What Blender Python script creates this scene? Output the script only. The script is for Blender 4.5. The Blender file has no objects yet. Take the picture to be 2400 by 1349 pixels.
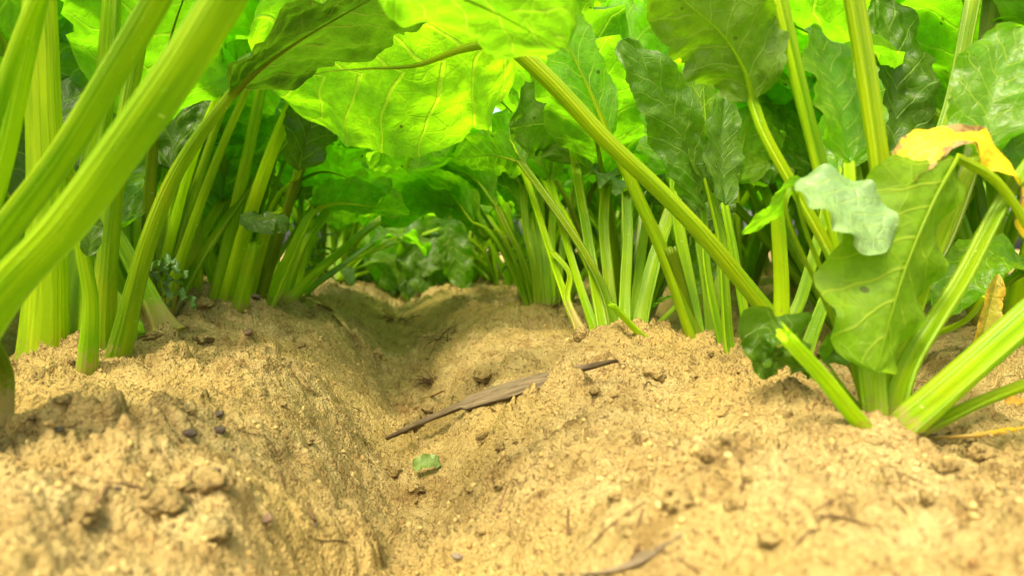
import bpy, math, random
import numpy as np
from mathutils import Vector

# ------------------------------------------------------------------ camera, world, sun, exposure
SC = bpy.context.scene
COL = SC.collection
FPX, CX, CY = 1750.0, 1200.0, 674.5          # focal length and centre of the 2400 px wide photograph
CAMZ = 0.112                                  # camera height above the ridge tops (z = 0)
YAW = math.atan((1200 - 935) / FPX)
PIT = math.atan((674.5 - 580) / FPX)
cam_d = bpy.data.cameras.new('camera')
cam = bpy.data.objects.new('camera', cam_d)
COL.objects.link(cam)
cam.location = (0, 0, CAMZ)
cam.rotation_euler = (math.pi / 2 - PIT, 0, -YAW)
cam_d.sensor_width = 36
cam_d.lens = 36 * FPX / 2400
cam_d.clip_start = 0.01
cam_d.clip_end = 500
cam_d.dof.use_dof = True
cam_d.dof.focus_distance = 0.72
cam_d.dof.aperture_fstop = 7.0
SC.camera = cam

SUN_EL, SUN_AZ = 58, -142                       # degrees; azimuth from +Y towards +X
W = bpy.data.worlds.new('World')
SC.world = W
W.use_nodes = True
nt = W.node_tree
bg = nt.nodes['Background']
sky = nt.nodes.new('ShaderNodeTexSky')
sky.sky_type = 'NISHITA'
sky.sun_disc = False
sky.sun_elevation = math.radians(SUN_EL)
sky.sun_rotation = math.radians(SUN_AZ)
sky.air_density = 1.0
sky.dust_density = 6.0
sky.ozone_density = 0.3
warm = nt.nodes.new('ShaderNodeMix')
warm.data_type = 'RGBA'
warm.blend_type = 'MULTIPLY'
warm.inputs[0].default_value = 1.0
warm.inputs[7].default_value = (1.0, .96, .80, 1)     # hazy warm daylight
nt.links.new(sky.outputs[0], warm.inputs[6])
nt.links.new(warm.outputs[2], bg.inputs[0])
bg.inputs[1].default_value = 0.15
sun_d = bpy.data.lights.new('sun', 'SUN')
sun_d.energy = 1.2
sun_d.angle = math.radians(12)
sun_d.color = (1.0, 0.93, 0.78)
sun = bpy.data.objects.new('sun', sun_d)
COL.objects.link(sun)
_el, _az = math.radians(SUN_EL), math.radians(SUN_AZ)
_dir = Vector((math.sin(_az) * math.cos(_el), math.cos(_az) * math.cos(_el), math.sin(_el)))
sun.rotation_euler = _dir.to_track_quat('Z', 'Y').to_euler()
sun.location = _dir * 20
SC.view_settings.view_transform = 'Standard'
SC.view_settings.look = 'None'
SC.view_settings.exposure = 1.75
SC.view_settings.gamma = 1.0
SC.cycles.use_denoising = True
SC.cycles.max_bounces = 12
SC.cycles.diffuse_bounces = 8
SC.cycles.transmission_bounces = 8
SC.cycles.transparent_max_bounces = 8
SC.cycles.caustics_reflective = False
SC.cycles.caustics_refractive = False

RNG = random.Random(7)
CAM = np.array([0, 0, CAMZ])
_f = np.array([math.sin(YAW) * math.cos(PIT), math.cos(YAW) * math.cos(PIT), -math.sin(PIT)])
_r = np.array([math.cos(YAW), -math.sin(YAW), 0.0])
_u = np.cross(_r, _f)


def ray(px, py):
    d = _f + _r * (px - CX) / FPX - _u * (py - CY) / FPX
    return d / d[1]


def at(px, py, d):
    """Point that the photograph shows at (px, py), d metres along the furrow."""
    return CAM + ray(px, py) * d


# ------------------------------------------------------------------ noise
def _hash(ix, iy, seed):
    h = (ix.astype(np.int64) * 374761393 + iy.astype(np.int64) * 668265263 + seed * 982451653) & 0xffffffff
    h = ((h ^ (h >> 13)) * 1274126177) & 0xffffffff
    h = (h ^ (h >> 16)) & 0xffffffff
    return h / 4294967295.0


def perlin(x, y, seed=0):
    x = np.asarray(x, float); y = np.asarray(y, float)
    x, y = np.broadcast_arrays(x, y)
    ix, iy = np.floor(x), np.floor(y)
    fx, fy = x - ix, y - iy
    u = fx * fx * fx * (fx * (fx * 6 - 15) + 10)
    v = fy * fy * fy * (fy * (fy * 6 - 15) + 10)

    def g(ox, oy):
        a = _hash(ix + ox, iy + oy, seed) * 2 * math.pi
        return np.cos(a) * (fx - ox) + np.sin(a) * (fy - oy)
    a = g(0, 0) * (1 - u) + g(1, 0) * u
    b = g(0, 1) * (1 - u) + g(1, 1) * u
    return (a * (1 - v) + b * v) * 1.5


def fbm(x, y, seed=0, o=4, gain=0.5):
    r = 0; a = 1.0
    for k in range(o):
        r = r + a * perlin(np.asarray(x) * 2 ** k, np.asarray(y) * 2 ** k, seed + k * 17)
        a *= gain
    return r


def worley(x, y, seed=0):
    ix, iy = np.floor(x), np.floor(y)
    best = np.full(np.shape(x), 9.0); bid = np.zeros(np.shape(x))
    for ox in (-1, 0, 1):
        for oy in (-1, 0, 1):
            cx, cy = ix + ox, iy + oy
            px = cx + _hash(cx, cy, seed); py = cy + _hash(cx, cy, seed + 5)
            d = (px - x) ** 2 + (py - y) ** 2
            m = d < best
            best = np.where(m, d, best)
            bid = np.where(m, _hash(cx, cy, seed + 9), bid)
    return np.sqrt(best), bid


def sstep(a, b, x):
    t = np.clip((x - a) / (b - a), 0, 1)
    return t * t * (3 - 2 * t)


# ------------------------------------------------------------------ ground
PITCH = 0.53
# mounds and hollows seen in the photograph: x, y, rx, ry, height
MOUNDS = [(-0.29, 1.10, .10, .16, .032), (-0.30, 0.72, .09, .12, .014), (0.262, 0.50, .055, .07, .010),
          (0.255, 0.76, .06, .08, .008), (0.258, 0.40, .05, .05, .008), (-0.27, 1.6, .1, .2, .01),
          (0.2, 1.45, .07, .2, .006), (-0.16, 1.9, .05, .2, .012), (0.10, 2.6, .05, .3, .008),
          (0.138, 0.47, .024, .016, -.016), (0.157, 0.395, .018, .011, -.016), (0.116, 0.268, .018, .012, -.012), (0.234, 0.293, .02, .008, -.014), (0.10, 2.1, .06, .2, .012), (-.06, .66, .02, .05, -.006),
          (0.34, 0.42, .05, .07, -.022), (0.33, 0.28, .03, .014, -.012), (-0.42, 0.72, .08, .25, -.02)]


def ground(x, y, fine=True):
    x = np.asarray(x, float); y = np.asarray(y, float)
    xs = x + 0.018 * perlin(y * 2.3, 0 * x + 3.1, 4) + 0.008 * perlin(y * 9, x * 3, 5) + 0.0035 * perlin(y * 24, x * 20, 6)
    c = (1 + np.cos(2 * math.pi * xs / PITCH)) / 2
    z = -(0.096 - 0.056 * sstep(1.0, 2.0, y)) * c ** (np.where((xs < 0) & (xs > -PITCH / 2), 5.8, 4.0) + 3.5 * sstep(1.1, 2.1, y))
    for (mx, my) in ((-.29, .70), (-.265, 1.10), (-.22, 1.48), (.31, .57), (.29, .715), (.237, .77), (.25, 1.22)):
        z = z + 0.015 * np.exp(-((x - mx) / .055) ** 2 - ((y - my) / .055) ** 2)
    for (mx, my, rx, ry, h) in MOUNDS:
        z = z + h * np.exp(-((x - mx) / rx) ** 2 - ((y - my) / ry) ** 2)
    z = z + (0.010 - .006 * sstep(1.2, 2, y)) * perlin(x * 7, y * 6, 11) + 0.009 * perlin(x * 17, y * 14, 12)
    z = z + 0.007 * c * perlin(x * 30, y * 16, 16)
    if fine:
        wx = x + 0.006 * perlin(x * 40, y * 40, 31); wy = y + 0.006 * perlin(x * 40, y * 40, 32)
        rough = 0.55 + 0.9 * sstep(-.3, .6, perlin(x * 9, y * 9, 40))
        f1, i1 = worley(wx * 48, wy * 48, 21)
        big = np.clip(1 - (f1 / (0.30 + .3 * i1)) ** 2, 0, 1) ** .5 * (i1 > .55)
        z = z + 0.0045 * big * i1 * rough
        f2, i2 = worley(wx * 120, wy * 120, 22)
        z = z + 0.0036 * np.clip(1 - (f2 / 0.6) ** 2, 0, 1) ** .5 * (i2 > .35) * i2 * rough
        f5, i5 = worley(wx * 26 + 7, wy * 22, 25)
        z = z + 0.0095 * sstep(.62, .25, f5 + .25 * perlin(wx * 70, wy * 70, 26)) * (i5 > .6) * rough
        z = z - 0.0065 * sstep(.10, .0, np.abs(perlin(wx * 26, wy * 26, 27))) * sstep(.0, .4, perlin(x * 8, y * 8, 28))
        f3, i3 = worley(wx * 290, wy * 290, 23)
        z = z + 0.0032 * np.clip(1 - (f3 / 0.7) ** 2, 0, 1) ** .5 * i3 * rough
        z = z + 0.0042 * fbm(x * 42, y * 42, 13, 5, .62) * rough
        p = fbm(x * 22 + 5, y * 22, 14, 3)
        z = z - 0.007 * sstep(.5, .8, p)
        q = fbm(x * 60 + 5, y * 60, 15, 2)
        z = z - 0.0030 * sstep(.4, .7, q)
    return z


def gz(x, y, fine=True):
    return float(ground(np.array([x]), np.array([y]), fine)[0])


def hit(px, py, lift=0.0):
    """Where the photograph's pixel meets the soil."""
    d = ray(px, py)
    t = np.linspace(0.1, 5.0, 6000)
    p = CAM[None] + d[None] * t[:, None]
    g = ground(p[:, 0], p[:, 1])
    k = int(np.argmax(p[:, 2] <= g))
    q = p[k].copy(); q[2] = g[k] + lift
    return q


# ------------------------------------------------------------------ materials
def new_mat(name):
    m = bpy.data.materials.new(name)
    m.use_nodes = True
    t = m.node_tree
    for n in list(t.nodes):
        t.nodes.remove(n)
    return m, t


class NB:
    """Small node helper."""
    def __init__(s, t): s.t = t

    def n(s, ty, **kw):
        n = s.t.nodes.new('ShaderNode' + ty)
        for k, v in kw.items(): setattr(n, k, v)
        return n

    def put(s, sock, v):
        if isinstance(v, bpy.types.NodeSocket): s.t.links.new(v, sock)
        elif isinstance(v, (tuple, list)): sock.default_value = tuple(v) + ((1,) if len(v) == 3 and sock.type == 'RGBA' else ())
        else: sock.default_value = v

    def math(s, op, a, b=None, c=None, clamp=False):
        n = s.n('Math', operation=op); n.use_clamp = clamp
        s.put(n.inputs[0], a)
        if b is not None: s.put(n.inputs[1], b)
        if c is not None: s.put(n.inputs[2], c)
        return n.outputs[0]

    def mix(s, fac, a, b, mode='MIX'):
        n = s.n('Mix', data_type='RGBA', blend_type=mode)
        s.put(n.inputs[0], fac); s.put(n.inputs[6], a); s.put(n.inputs[7], b)
        return n.outputs[2]

    def ramp(s, fac, stops):
        n = s.n('ValToRGB')
        e = n.color_ramp.elements
        while len(e) < len(stops): e.new(.5)
        for q, (p, c) in zip(e, stops):
            q.position = p; q.color = tuple(c) + (1,) if len(c) == 3 else c
        s.put(n.inputs[0], fac)
        return n.outputs[0]

    def rng(s, v, a, b, lo=0, hi=1, kind='SMOOTHSTEP'):
        n = s.n('MapRange', interpolation_type=kind)
        s.put(n.inputs[0], v)
        for i, q in zip((1, 2, 3, 4), (a, b, lo, hi)): s.put(n.inputs[i], q)
        return n.outputs[0]

    def noise(s, vec, scale, det=2, rough=.5, dist=0):
        n = s.n('TexNoise')
        if vec is not None: s.put(n.inputs['Vector'], vec)
        n.inputs['Scale'].default_value = scale; n.inputs['Detail'].default_value = det
        n.inputs['Roughness'].default_value = rough; n.inputs['Distortion'].default_value = dist
        return n.outputs[0]

    def scale(s, vec, v):
        n = s.n('VectorMath', operation='MULTIPLY')
        s.put(n.inputs[0], vec); n.inputs[1].default_value = v
        return n.outputs[0]

    def attr(s, name):
        return s.n('Attribute', attribute_name=name)

    def out(s, sh):
        o = s.n('OutputMaterial')
        s.t.links.new(sh, o.inputs[0])


def soil_mat(name='soil', tone=1.0):
    m, t = new_mat(name); b = NB(t)
    co = b.n('TexCoord').outputs['Object']
    big = b.noise(co, 4.5, 3)
    mid = b.noise(co, 38, 4, .6)
    fin = b.noise(co, 260, 4, .65)
    gr = b.noise(co, 900, 2, .6)
    c = b.ramp(mid, [(.30, (.26, .175, .065)), (.44, (.44, .33, .14)), (.58, (.52, .405, .185)), (.75, (.61, .495, .25))])
    c = b.mix(b.rng(big, .42, .66), c, (.52, .385, .14))
    c = b.mix(b.math('MULTIPLY', b.rng(fin, .53, .66), .85), c, (.17, .10, .04))
    c = b.mix(b.math('MULTIPLY', b.rng(gr, .60, .72), .55), c, (.80, .62, .32))
    c = b.mix(b.math('MULTIPLY', b.rng(gr, .40, .28), .6), c, (.16, .085, .03))
    if tone != 1.0:
        c = b.mix(1.0, c, (tone, tone * .97, tone * .80), 'MULTIPLY')
    p = b.n('BsdfPrincipled')
    b.put(p.inputs['Base Color'], c)
    p.inputs['Roughness'].default_value = .95
    p.inputs['Specular IOR Level'].default_value = .15
    bu = b.n('Bump'); bu.inputs['Strength'].default_value = 1.0; bu.inputs['Distance'].default_value = .005
    vo = b.n('TexVoronoi'); b.put(vo.inputs['Vector'], co); vo.inputs['Scale'].default_value = 430
    h = b.math('ADD', b.math('MULTIPLY', fin, 1.0), b.math('ADD', b.math('MULTIPLY', gr, .35), b.math('MULTIPLY', vo.outputs[0], -.45)))
    b.put(bu.inputs['Height'], h)
    b.put(p.inputs['Normal'], bu.outputs[0])
    b.out(p.outputs[0])
    return m


def crumb_mat():
    m, t = new_mat('soil_crumb'); b = NB(t)
    p = b.n('BsdfPrincipled')
    b.put(p.inputs['Base Color'], b.ramp(b.attr('tone').outputs['Fac'], [(0, (.22, .13, .045)), (.2, (.38, .265, .085)), (.6, (.42, .31, .108)), (.95, (.49, .375, .145))]))
    p.inputs['Roughness'].default_value = .95; p.inputs['Specular IOR Level'].default_value = .1
    b.out(p.outputs[0])
    return m


def leaf_mat(name, top, under, vein, trans, tfac=.5, rough=.36, spots=None, spec=.5):
    """Leaf blade: glossy upper side, paler matt underside, light veins, light passing through."""
    m, t = new_mat(name); b = NB(t)
    ph = b.attr('phase').outputs['Fac']; au = b.attr('across').outputs['Fac']
    uv = b.n('UVMap').outputs[0]
    info = b.n('ObjectInfo').outputs['Random']
    fr = b.math('ABSOLUTE', b.math('SUBTRACT', b.math('FRACT', ph), .5))       # 0 on a side vein
    wv = b.math('SUBTRACT', .062, b.math('MULTIPLY', au, .042))
    side = b.rng(b.math('DIVIDE', fr, wv), .55, 1.25, 1, 0)
    v1 = b.n('TexVoronoi', feature='DISTANCE_TO_EDGE'); b.put(v1.inputs['Vector'], uv); v1.inputs['Scale'].default_value = 8
    net = b.rng(v1.outputs[0], .01, .055, 1, 0)
    v2 = b.n('TexVoronoi', feature='DISTANCE_TO_EDGE'); b.put(v2.inputs['Vector'], uv); v2.inputs['Scale'].default_value = 26
    net2 = b.rng(v2.outputs[0], .01, .09, 1, 0)
    veins = b.math('MAXIMUM', side, b.math('MAXIMUM', b.math('MULTIPLY', net, .30), b.math('MULTIPLY', net2, .16)))
    n1 = b.noise(uv, 1.25, 5, .6)
    n2 = b.noise(uv, 9, 3, .6)
    back = b.n('NewGeometry').outputs['Backfacing']
    var = b.rng(info, 0, 1, .78, 1.22, 'LINEAR')
    base = b.mix(back, top, under)
    base = b.mix(b.rng(n1, .35, .7, 0, .55), base, tuple(x * f for x, f in zip(top, (1.6, 1.35, 1.1))))
    base = b.mix(1.0, base, b.math('MULTIPLY', var, b.rng(n2, .3, .7, .82, 1.15)), 'MULTIPLY')
    base = b.mix(b.math('MULTIPLY', veins, .8), base, vein)
    tr = b.mix(b.rng(n1, .3, .72), trans, tuple(x * f for x, f in zip(trans, (.45, .62, .5))))
    tr = b.mix(1.0, tr, b.math('MULTIPLY', var, b.rng(n2, .3, .7, .85, 1.12)), 'MULTIPLY')
    tr = b.mix(b.math('MULTIPLY', veins, .75), tr, tuple(min(1, x * f) for x, f in zip(trans, (1.5, 1.05, 4))))
    if spots:
        sp = b.rng(b.math('ADD', b.noise(uv, 3.2, 5, .65), b.math('MULTIPLY', b.math('SUBTRACT', au, .5), .25)), .565, .605)
        sp2 = b.rng(b.noise(uv, 12, 4, .7), .5, .62)
        col = b.mix(sp2, spots[0], spots[1])
        base = b.mix(sp, base, col); tr = b.mix(sp, tr, tuple(x * .5 for x in spots[0]))
    vs = b.n('TexVoronoi'); b.put(vs.inputs['Vector'], uv); vs.inputs['Scale'].default_value = 3.1
    dot = b.math('MULTIPLY', b.rng(vs.outputs[0], .045, .075, 1, 0), .8)
    base = b.mix(dot, base, (.06, .07, .01)); tr = b.mix(dot, tr, (.08, .12, .004))
    hole = b.noise(uv, 15, 1, .5)
    base = b.mix(b.rng(hole, .765, .775, 0, .7), base, (.05, .045, .01))
    p = b.n('BsdfPrincipled')
    b.put(p.inputs['Base Color'], base)
    b.put(p.inputs['Roughness'], b.mix(back, (rough,) * 3, (.55,) * 3))
    p.inputs['Specular IOR Level'].default_value = spec
    bu = b.n('Bump'); bu.inputs['Strength'].default_value = .55; bu.inputs['Distance'].default_value = .0035
    hh = b.math('SUBTRACT', b.math('MULTIPLY', n2, .8), b.math('ADD', b.math('MULTIPLY', side, .6), b.math('MULTIPLY', net, .12)))
    b.put(bu.inputs['Height'], hh)
    b.put(p.inputs['Normal'], bu.outputs[0])
    tl = b.n('BsdfTranslucent')
    b.put(tl.inputs['Color'], tr); b.put(tl.inputs['Normal'], bu.outputs[0])
    mx = b.n('MixShader'); mx.inputs[0].default_value = tfac
    t.links.new(p.outputs[0], mx.inputs[1]); t.links.new(tl.outputs[0], mx.inputs[2])
    b.out(mx.outputs[0])
    return m


def stalk_mat(name, c1, c2, c3, tfac=.45, rough=.42):
    m, t = new_mat(name); b = NB(t)
    uv = b.n('UVMap').outputs[0]
    info = b.n('ObjectInfo').outputs['Random']
    st = b.noise(b.scale(uv, (5, .8, 1)), 1.3, 2, .5)
    st2 = b.noise(b.scale(uv, (24, 1.0, 1)), 1.3, 1, .5)
    lo = b.noise(uv, .7, 3, .6)
    along = b.n('SeparateXYZ'); b.put(along.inputs[0], uv)
    c = b.mix(b.rng(st, .36, .66), c1, c2)
    c = b.mix(b.rng(lo, .56, .74, 0, .55), c, c3)
    c = b.mix(b.rng(st2, .48, .75, 0, .28), c, tuple(min(1, x * 1.4) for x in c2))
    c = b.mix(1.0, c, b.rng(info, 0, 1, .80, 1.18, 'LINEAR'), 'MULTIPLY')
    rib = b.math('SINE', b.math('ADD', b.math('MULTIPLY', along.outputs[0], 95.), b.math('MULTIPLY', st, 5.)))
    c = b.mix(b.rng(rib, .2, 1, 0, .10), c, tuple(x * .62 for x in c1))
    fl = b.n('TexVoronoi'); b.put(fl.inputs['Vector'], b.scale(uv, (2.2, 1, 1))); fl.inputs['Scale'].default_value = 16
    c = b.mix(b.rng(fl.outputs[0], .07, .12, .5, 0), c, (.75, .8, .35))
    sc_ = b.noise(b.scale(uv, (6, 2.2, 1)), 3.1, 3, .7)
    c = b.mix(b.rng(sc_, .69, .74, 0, .6), c, (.30, .22, .05))
    al = b.attr('along').outputs['Fac']
    dn = b.noise(uv, 14, 4, .7)
    dirt = b.rng(b.math('SUBTRACT', b.math('MULTIPLY', dn, .11), al), .005, .03)
    c = b.mix(b.math('MULTIPLY', dirt, .75), c, (.42, .30, .11))
    spl = b.rng(b.math('SUBTRACT', dn, b.math('MULTIPLY', al, 1.2)), .60, .66)
    c = b.mix(b.math('MULTIPLY', spl, .6), c, (.40, .29, .10))
    p = b.n('BsdfPrincipled')
    b.put(p.inputs['Base Color'], c)
    p.inputs['Roughness'].default_value = rough
    p.inputs['Specular IOR Level'].default_value = .28
    bu = b.n('Bump'); bu.inputs['Strength'].default_value = .5; bu.inputs['Distance'].default_value = .0012
    b.put(bu.inputs['Height'], b.math('SUBTRACT', b.math('ADD', st2, b.math('MULTIPLY', st, .8)), b.math('MULTIPLY', rib, .2)))
    b.put(p.inputs['Normal'], bu.outputs[0])
    tl = b.n('BsdfTranslucent'); b.put(tl.inputs['Color'], b.mix(1.0, c, (1.7, 1.65, .6), 'MULTIPLY'))
    mx = b.n('MixShader'); mx.inputs[0].default_value = tfac
    t.links.new(p.outputs[0], mx.inputs[1]); t.links.new(tl.outputs[0], mx.inputs[2])
    b.out(mx.outputs[0])
    return m


def plain_mat(name, c1, c2, sc=(1, 1, 1), scale=60, rough=.85, bump=.0008):
    m, t = new_mat(name); b = NB(t)
    co = b.n('TexCoord').outputs['Object']
    n = b.noise(b.scale(co, sc), scale, 5, .65)
    p = b.n('BsdfPrincipled')
    b.put(p.inputs['Base Color'], b.mix(b.rng(n, .35, .65), c1, c2))
    p.inputs['Roughness'].default_value = rough
    p.inputs['Specular IOR Level'].default_value = .2
    bu = b.n('Bump'); bu.inputs['Strength'].default_value = 1; bu.inputs['Distance'].default_value = bump
    b.put(bu.inputs['Height'], n); b.put(p.inputs['Normal'], bu.outputs[0])
    b.out(p.outputs[0])
    return m


def grain_mat(name, c1, c2, rough=.85):
    """Fibres running along the piece (uv y)."""
    m, t = new_mat(name); b = NB(t)
    uv = b.n('UVMap').outputs[0]
    n = b.noise(b.scale(uv, (15, .8, 1)), 1.5, 5, .7)
    n2 = b.noise(uv, 4, 3, .6)
    p = b.n('BsdfPrincipled')
    c = b.mix(b.rng(n, .34, .66), c1, c2)
    c = b.mix(b.rng(n2, .45, .7, 0, .5), c, tuple(x * .5 for x in c1))
    b.put(p.inputs['Base Color'], c)
    p.inputs['Roughness'].default_value = rough
    p.inputs['Specular IOR Level'].default_value = .2
    bu = b.n('Bump'); bu.inputs['Strength'].default_value = 1; bu.inputs['Distance'].default_value = .0015
    b.put(bu.inputs['Height'], n); b.put(p.inputs['Normal'], bu.outputs[0])
    b.out(p.outputs[0])
    return m


M = {}
M['soil'] = soil_mat('soil', .86)
M['clod'] = soil_mat('clod_soil', .7)
M['crumb'] = crumb_mat()
GT = (.33, .80, .006)
M['leaf'] = leaf_mat('leaf_green', (.10, .215, .006), (.19, .33, .006), (.34, .48, .04), GT, .60)
M['leaf_bright'] = leaf_mat('leaf_bright_green', (.09, .24, .010), (.16, .34, .012), (.30, .46, .04), (.50, .98, .006), .72)
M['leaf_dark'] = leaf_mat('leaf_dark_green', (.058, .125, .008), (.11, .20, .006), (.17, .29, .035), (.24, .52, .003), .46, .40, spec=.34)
M['leaf_pale'] = leaf_mat('leaf_blue_green', (.14, .25, .085), (.10, .22, .03), (.26, .40, .08), (.26, .50, .01), .25, .38)
M['leaf_yellow'] = leaf_mat('leaf_yellowing', (.70, .50, .008), (.68, .50, .008), (.66, .56, .03), (.82, .64, .004), .40, .5,
                            spots=((.40, .26, .07), (.20, .12, .035)))
M['leaf_olive'] = leaf_mat('leaf_olive_yellow', (.26, .25, .02), (.30, .28, .02), (.4, .38, .05), (.42, .42, .006), .35, .5, spots=((.50, .36, .02), (.30, .18, .02)))
M['leaf_limp'] = leaf_mat('leaf_limp_green', (.11, .24, .006), (.17, .31, .006), (.30, .42, .03), (.44, .78, .004), .58, .5, spec=.25)
M['leaf_shade'] = leaf_mat('leaf_shaded_olive', (.036, .088, .005), (.060, .125, .004), (.12, .21, .02), (.09, .24, .003), .34, .42, spec=.3)  # darker copy of the leaf green: shade on one blade put into its colour
M['scrap'] = leaf_mat('torn_leaf', (.13, .22, .04), (.16, .26, .05), (.26, .36, .1), (.2, .36, .02), .2, .5)
M['stalk'] = stalk_mat('stalk_green', (.17, .33, .003), (.30, .45, .004), (.40, .37, .006))
M['stalk_lime'] = stalk_mat('stalk_lime', (.25, .42, .003), (.39, .53, .005), (.47, .44, .006))
M['stalk_olive'] = stalk_mat('stalk_olive', (.10, .19, .003), (.19, .27, .004), (.28, .22, .006), .38)
M['stalk_yellow'] = stalk_mat('stalk_yellow', (.62, .36, .008), (.72, .46, .010), (.55, .28, .01), .2)
M['crown'] = plain_mat('beet_crown', (.20, .24, .04), (.38, .33, .12), scale=50)
M['wood'] = grain_mat('weathered_wood', (.115, .085, .045), (.32, .245, .135))
M['straw'] = grain_mat('dry_straw', (.30, .165, .045), (.50, .33, .12))
M['twig'] = grain_mat('dark_twig', (.10, .055, .022), (.20, .12, .05))
M['stone'] = plain_mat('brown_stone', (.12, .075, .042), (.23, .15, .085), scale=90)
M['dark_stone'] = plain_mat('dark_shard', (.065, .05, .036), (.14, .105, .07), scale=90)
M['grey_stone'] = plain_mat('grey_shard', (.17, .135, .095), (.27, .22, .16), scale=90)
M['orange_scrap'] = plain_mat('orange_scrap', (.50, .24, .025), (.62, .36, .05), scale=60, rough=.6)


# ------------------------------------------------------------------ mesh helpers
def mesh_from(name, V, F, uv=None, attrs=None, mat=None, smooth=True):
    me = bpy.data.meshes.new(name)
    V = np.asarray(V, np.float32); F = np.asarray(F, np.int32)
    k = F.shape[1]
    me.vertices.add(len(V)); me.vertices.foreach_set('co', V.ravel())
    me.loops.add(F.size); me.loops.foreach_set('vertex_index', F.ravel())
    me.polygons.add(len(F)); me.polygons.foreach_set('loop_start', np.arange(0, F.size, k, dtype=np.int32))
    if uv is not None:
        l = me.uv_layers.new(name='UVMap')
        l.data.foreach_set('uv', np.asarray(uv, np.float32)[F.ravel()].ravel())
    for nme, a in (attrs or {}).items():
        at_ = me.attributes.new(nme, 'FLOAT', 'POINT'); at_.data.foreach_set('value', np.asarray(a, np.float32).ravel())
    if smooth: me.polygons.foreach_set('use_smooth', np.ones(len(F), bool))
    me.update(calc_edges=True); me.validate()
    if mat is not None: me.materials.append(mat)
    return me


def obj(name, me, parent=None, loc=None):
    o = bpy.data.objects.new(name, me)
    COL.objects.link(o)
    if parent is not None: o.parent = parent
    if loc is not None: o.location = loc
    return o


def tag(o, label=None, cat=None, group=None, kind=None):
    if label: o['label'] = label
    if cat: o['category'] = cat
    if group: o['group'] = group
    if kind: o['kind'] = kind
    return o


def empty(name, loc, label, cat, group=None):
    o = bpy.data.objects.new(name, None)
    o.empty_display_size = .05
    COL.objects.link(o); o.location = loc
    return tag(o, label, cat, group)


def copy_tree(o, parent=None):
    c = o.copy(); COL.objects.link(c)
    if parent is not None: c.parent = parent
    for ch in list(o.children): copy_tree(ch, c)
    return c


def ico(sub):
    import bmesh
    bm = bmesh.new(); bmesh.ops.create_icosphere(bm, subdivisions=sub, radius=1)
    V = np.array([v.co[:] for v in bm.verts]); F = np.array([[v.index for v in f.verts] for f in bm.faces]); bm.free()
    return V, F


def spline(P, n):
    """Catmull-Rom through P, resampled evenly to n points."""
    P = np.asarray(P, float)
    if len(P) == 2:
        t = np.linspace(0, 1, n)[:, None]
        return P[0] * (1 - t) + P[1] * t
    Q = np.vstack([2 * P[0] - P[1], P, 2 * P[-1] - P[-2]])
    out = []
    for i in range(len(P) - 1):
        t = np.linspace(0, 1, 24, endpoint=False)[:, None]
        a, b, c, d = Q[i:i + 4]
        out.append(.5 * (2 * b + (c - a) * t + (2 * a - 5 * b + 4 * c - d) * t ** 2 + (3 * b - a - 3 * c + d) * t ** 3))
    out = np.vstack(out + [P[-1:]])
    L = np.concatenate([[0], np.cumsum(np.linalg.norm(np.diff(out, axis=0), axis=1))])
    s = np.linspace(0, L[-1], n)
    return np.stack([np.interp(s, L, out[:, k]) for k in range(3)], 1)


def norm(v):
    return v / np.maximum(np.linalg.norm(v, axis=-1, keepdims=True), 1e-9)


def frames(C, H0, H1=None):
    T = norm(np.gradient(C, axis=0))
    t = np.linspace(0, 1, len(C))[:, None]
    H = np.asarray(H0, float)[None] * (1 - t) + np.asarray(H0 if H1 is None else H1, float)[None] * t
    N = norm(H - T * (H * T).sum(1, keepdims=True))
    B = np.cross(T, N)
    return T, N, B


def grid_faces(nr, nc, wrap=False):
    i = np.arange(nr - 1)[:, None]
    j = np.arange(nc if wrap else nc - 1)[None]
    a = i * nc + j; b = i * nc + (j + 1) % nc
    return np.stack([a, b, b + nc, a + nc], -1).reshape(-1, 4)


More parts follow.
